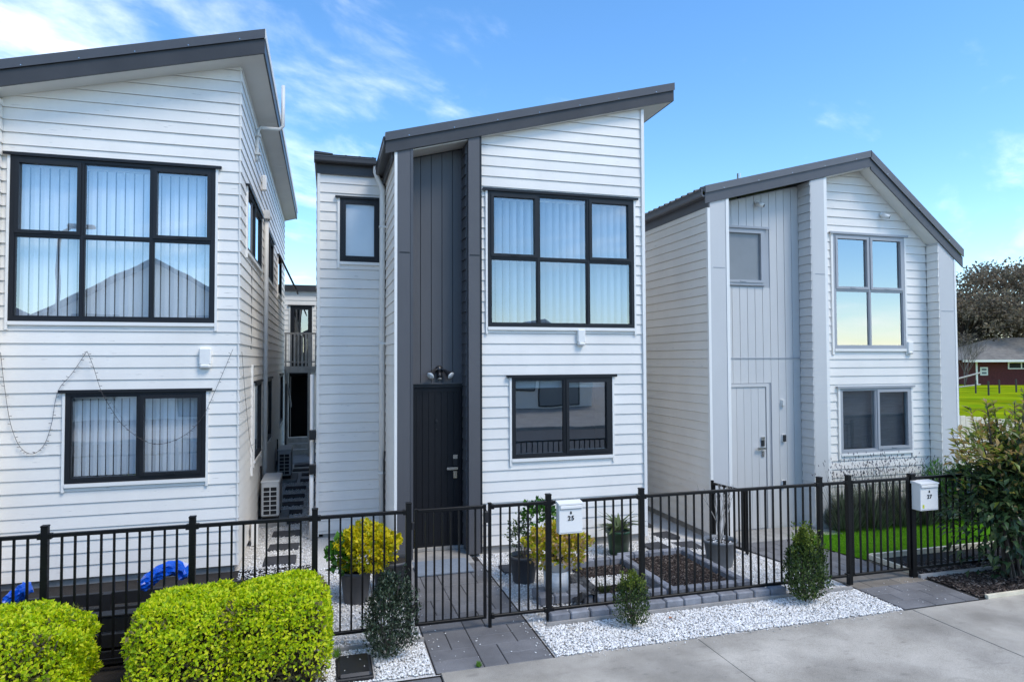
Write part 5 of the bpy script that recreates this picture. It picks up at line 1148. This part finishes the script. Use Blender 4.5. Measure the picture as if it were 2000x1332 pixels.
# red house
a = atZ(1905, 752); b = (a[0]+14, a[1]-5.6); H5 = thing('red_house', 'low dark red house with grey shallow roof beyond the field', 'house', (a[0], a[1], 0))
uu = Vector((b[0]-a[0], b[1]-a[1], 0)).normalized(); nn = Vector((uu.y, -uu.x, 0)); 
if nn.y > 0: nn = -nn
W5 = Wall(a, (uu.x, uu.y), (nn.x, nn.y)); Lh = 16.
q = MB(); W5.box(q, 0, Lh, -9, 0, 0, 2.45); q.build('wall', 'brick_red', H5)
q = MB(); pts = [W5.P(-1.6, 1.0, 2.45), W5.P(Lh+1, 1.0, 2.45), W5.P(Lh+1, -10, 2.45), W5.P(-1.6, -10, 2.45), W5.P(4.5, -4.5, 4.75), W5.P(Lh-3, -4.5, 4.75)]
q.quadmesh(pts, [(0, 1, 5, 4), (1, 2, 5), (2, 3, 4, 5), (3, 0, 4), (0, 3, 2, 1)]); rf = q.build('roof', 'roof_old', H5)
q = MB(); W5.box(q, -1.65, Lh+1, 1.0, 1.06, 2.25, 2.47); q.build('gutter', 'white_trim', rf)
q = MB(); W5.box(q, 3.0, 6.6, 0.01, .06, 1.55, 2.25); wf = q.build('window', 'white_trim', H5)
for i in range(3): q = MB(); W5.box(q, 3.12+i*1.16, 4.16+i*1.16, .061, .07, 1.65, 2.15); q.build('pane', 'dark_void', wf)
q = MB(); W5.box(q, .45, 1.15, .01, .06, .95, 1.75); mf = q.build('meter_box', 'white_trim', H5)
for z in (1.08, 1.42): q = MB(); W5.box(q, .58, 1.02, .061, .07, z, z+.2); q.build('pane', 'pot_grey', mf)
q = MB(); W5.box(q, -.1, .02, .3, .42, 0, 2.4); q.build('verandah_post', 'white_trim', H5)
# wire fence posts on the field
for i, (px, py) in enumerate(((1906, 768), (1931, 772), (1952, 768), (1985, 766))):
    x, y = atZ(px, py); o = MB().box(x-.05, x+.05, y-.05, y+.05, -.1, 1.0, .02).build('fence_post', 'post_dark'); tag(o, 'weathered timber post standing in the green field', 'post', 'posts in the field')
x, y = atZ(1868, 775); o = MB().box(x-.12, x+.12, y-.12, y+.12, -.1, 2.2, .02).build('gate_post', 'bark'); tag(o, 'taller dark post at the field edge by the house corner', 'post')
xa_, ya_ = atZ(1868, 770); xb_, yb_ = atZ(1915, 766); q = MB(); q.tube([(xa_, ya_, 1.1), (xb_, yb_, 1.5)], .06, 6); q.tube([(xa_, ya_, .5), (xb_, yb_, .6)], .05, 6); o = q.build('rail_fence', 'timber_grey'); tag(o, 'leaning grey field rails before the red house', 'rails')
# trees
def tree(c, H, R, seed, label, clumps, per, m, leaf, trunk_r=.5, bare=False):
    t = thing('tree', label, 'tree', c); rnd = random.Random(seed); rg = np.random.default_rng(seed); q = MB(); c = Vector(c)
    q.tube([c, c+Vector((.2, 0, H*.2)), c+Vector((0, .3, H*.42))], [trunk_r, trunk_r*.75, trunk_r*.55], 10); top = c+Vector((0, .3, H*.42)); P = []; Nn = []
    for i in range(clumps):
        a = rnd.uniform(0, 6.28); e = rnd.uniform(-.25, 1.0); rr = rnd.uniform(.35, 1.0)**.6
        p = c+Vector((math.cos(a)*R*rr*math.cos(e*1.2), math.sin(a)*R*rr*math.cos(e*1.2), H*.48+e*H*.46*(.8+.2*rr)))
        q.tube([top, top.lerp(p, .5)+Vector((0, 0, H*.05)), p], [trunk_r*.22, trunk_r*.12, trunk_r*.04], 5)
        r = rnd.uniform(.13, .26)*R; d = unit(rg.normal(size=(per, 3))); k = (rg.random(per)**.5)[:, None]
        P.append(np.array(p)+d*k*r*np.array([1.15, 1.15, .75])); Nn.append(d)
    q.build('trunk', 'bark', t, True); P = np.concatenate(P); Nn = np.concatenate(Nn)
    stuff(leaves('crown', P, unit(Nn+rg.normal(0, .7, Nn.shape)), unit(rg.normal(size=Nn.shape)+np.array([0, 0, .6])), leaf*rg.uniform(.6, 1.3, len(P)), leaf*.55, m, t))
def far(px, d):      # a spot on level ground at distance d seen in column px
    r = ray(px, 700); k = d/math.hypot(r[0], r[1]); return (r[0]*k, r[1]*k, 0)
tree(far(1990, 98), 14.2, 9.5, 5, 'broad brown green tree rising behind the red house roof', 105, 105, 'tree_leaf', .46)
tree(far(1888, 92), 10.6, 6.5, 6, 'darker lower tree beside the gabled grey house eave', 62, 100, 'tree_leaf', .44)
c = far(1883, 76); t = thing('tree', 'bare grey winter tree in front of the darker trees', 'tree', c); q = MB(); rnd = random.Random(9)
for i in range(5): branchy(q, Vector(c), Vector((rnd.uniform(-.3, .3), rnd.uniform(-.3, .3), 1)).normalized(), 1.35, .05, 6, rnd, .6, 3)
q.build('branches', 'twig_grey', t)
for i, (px, d, h, r) in enumerate(((1850, 120, 9, 6), (2060, 90, 13, 8), (2140, 110, 12, 8))): tree(far(px, d), h, r, 20+i, ['far dark tree mostly hidden behind the gabled house', 'far brown tree standing right of the red house', 'far low tree at the end of the field'][i], 40, 120, 'tree_leaf', .42)

# ------------------------------------------------------------------ the other side of the street (seen in the window panes)
def opposite(x0, x1, yf, eave, peak, label, rot=0):
    t = thing('house', label, 'house', ((x0+x1)/2, yf-4, 0)); xm = (x0+x1)/2
    q = MB(); loop = [(x0, 0), (x1, 0), (x1, eave), (xm, peak), (x0, eave)]
    q.prism([(x, yf, z) for x, z in loop], [(x, yf-9, z) for x, z in loop]); q.build('wall', 'white_board', t)
    s = (peak-eave)/(xm-x0); o_ = .5
    for sg in (-1, 1):
        xe = xm+sg*(xm-x0+o_); ze = eave-s*o_; q = MB(); q.prism([(xe, yf+.5, ze), (xm, yf+.5, peak+.02), (xm, yf+.5, peak+.24), (xe, yf+.5, ze+.22)], [(xe, yf-9.3, ze), (xm, yf-9.3, peak+.02), (xm, yf-9.3, peak+.24), (xe, yf-9.3, ze+.22)]); q.build('roof', 'far_roof', t)
    for (a, b, c_, d_) in ((x0+.8, x0+2.6, .9, 2.2), (x1-3.2, x1-.8, .1, 2.3), (x0+.9, x0+2.7, 3.3, 4.7), (x1-2.8, x1-1, 3.3, 4.7)):
        if d_ < eave+.2: f = MB().box(a, b, yf, yf+.06, c_, d_).build('window', 'frame_dark', t); MB().box(a+.07, b-.07, yf+.061, yf+.07, c_+.07, d_-.07).build('pane', 'frosted_dark', f)
opposite(-11.5, -3.2, -15.2, 4.7, 7.0, 'white gabled house across the road reflected in the upper panes')
opposite(-1.2, 5.2, -15.5, 5.0, 7.2, 'white gabled house across the road opposite the charcoal entry')
opposite(-24, -14, -15.5, 4.2, 6.6, 'white gabled house across the road farthest along the row')
opposite(8.5, 14.5, -17, 3.0, 4.6, 'low white gabled house across the road at the row end')
t = thing('street_lamp', 'grey street lamp across the road reflected in a window pane', 'street lamp', (-8.6, -6.2, 0))
q = MB(); q.tube([(-8.6, -7.6, 0), (-8.6, -7.6, 6.6), (-8.5, -7.5, 6.95), (-8.1, -7.2, 7.1)], [.09, .06, .05, .045], 10); q.build('pole', 'pot_grey', t)
MB().box(-8.2, -7.4, -7.3, -7.05, 7.05, 7.17, .03).build('lamp_head', 'pot_grey', t)
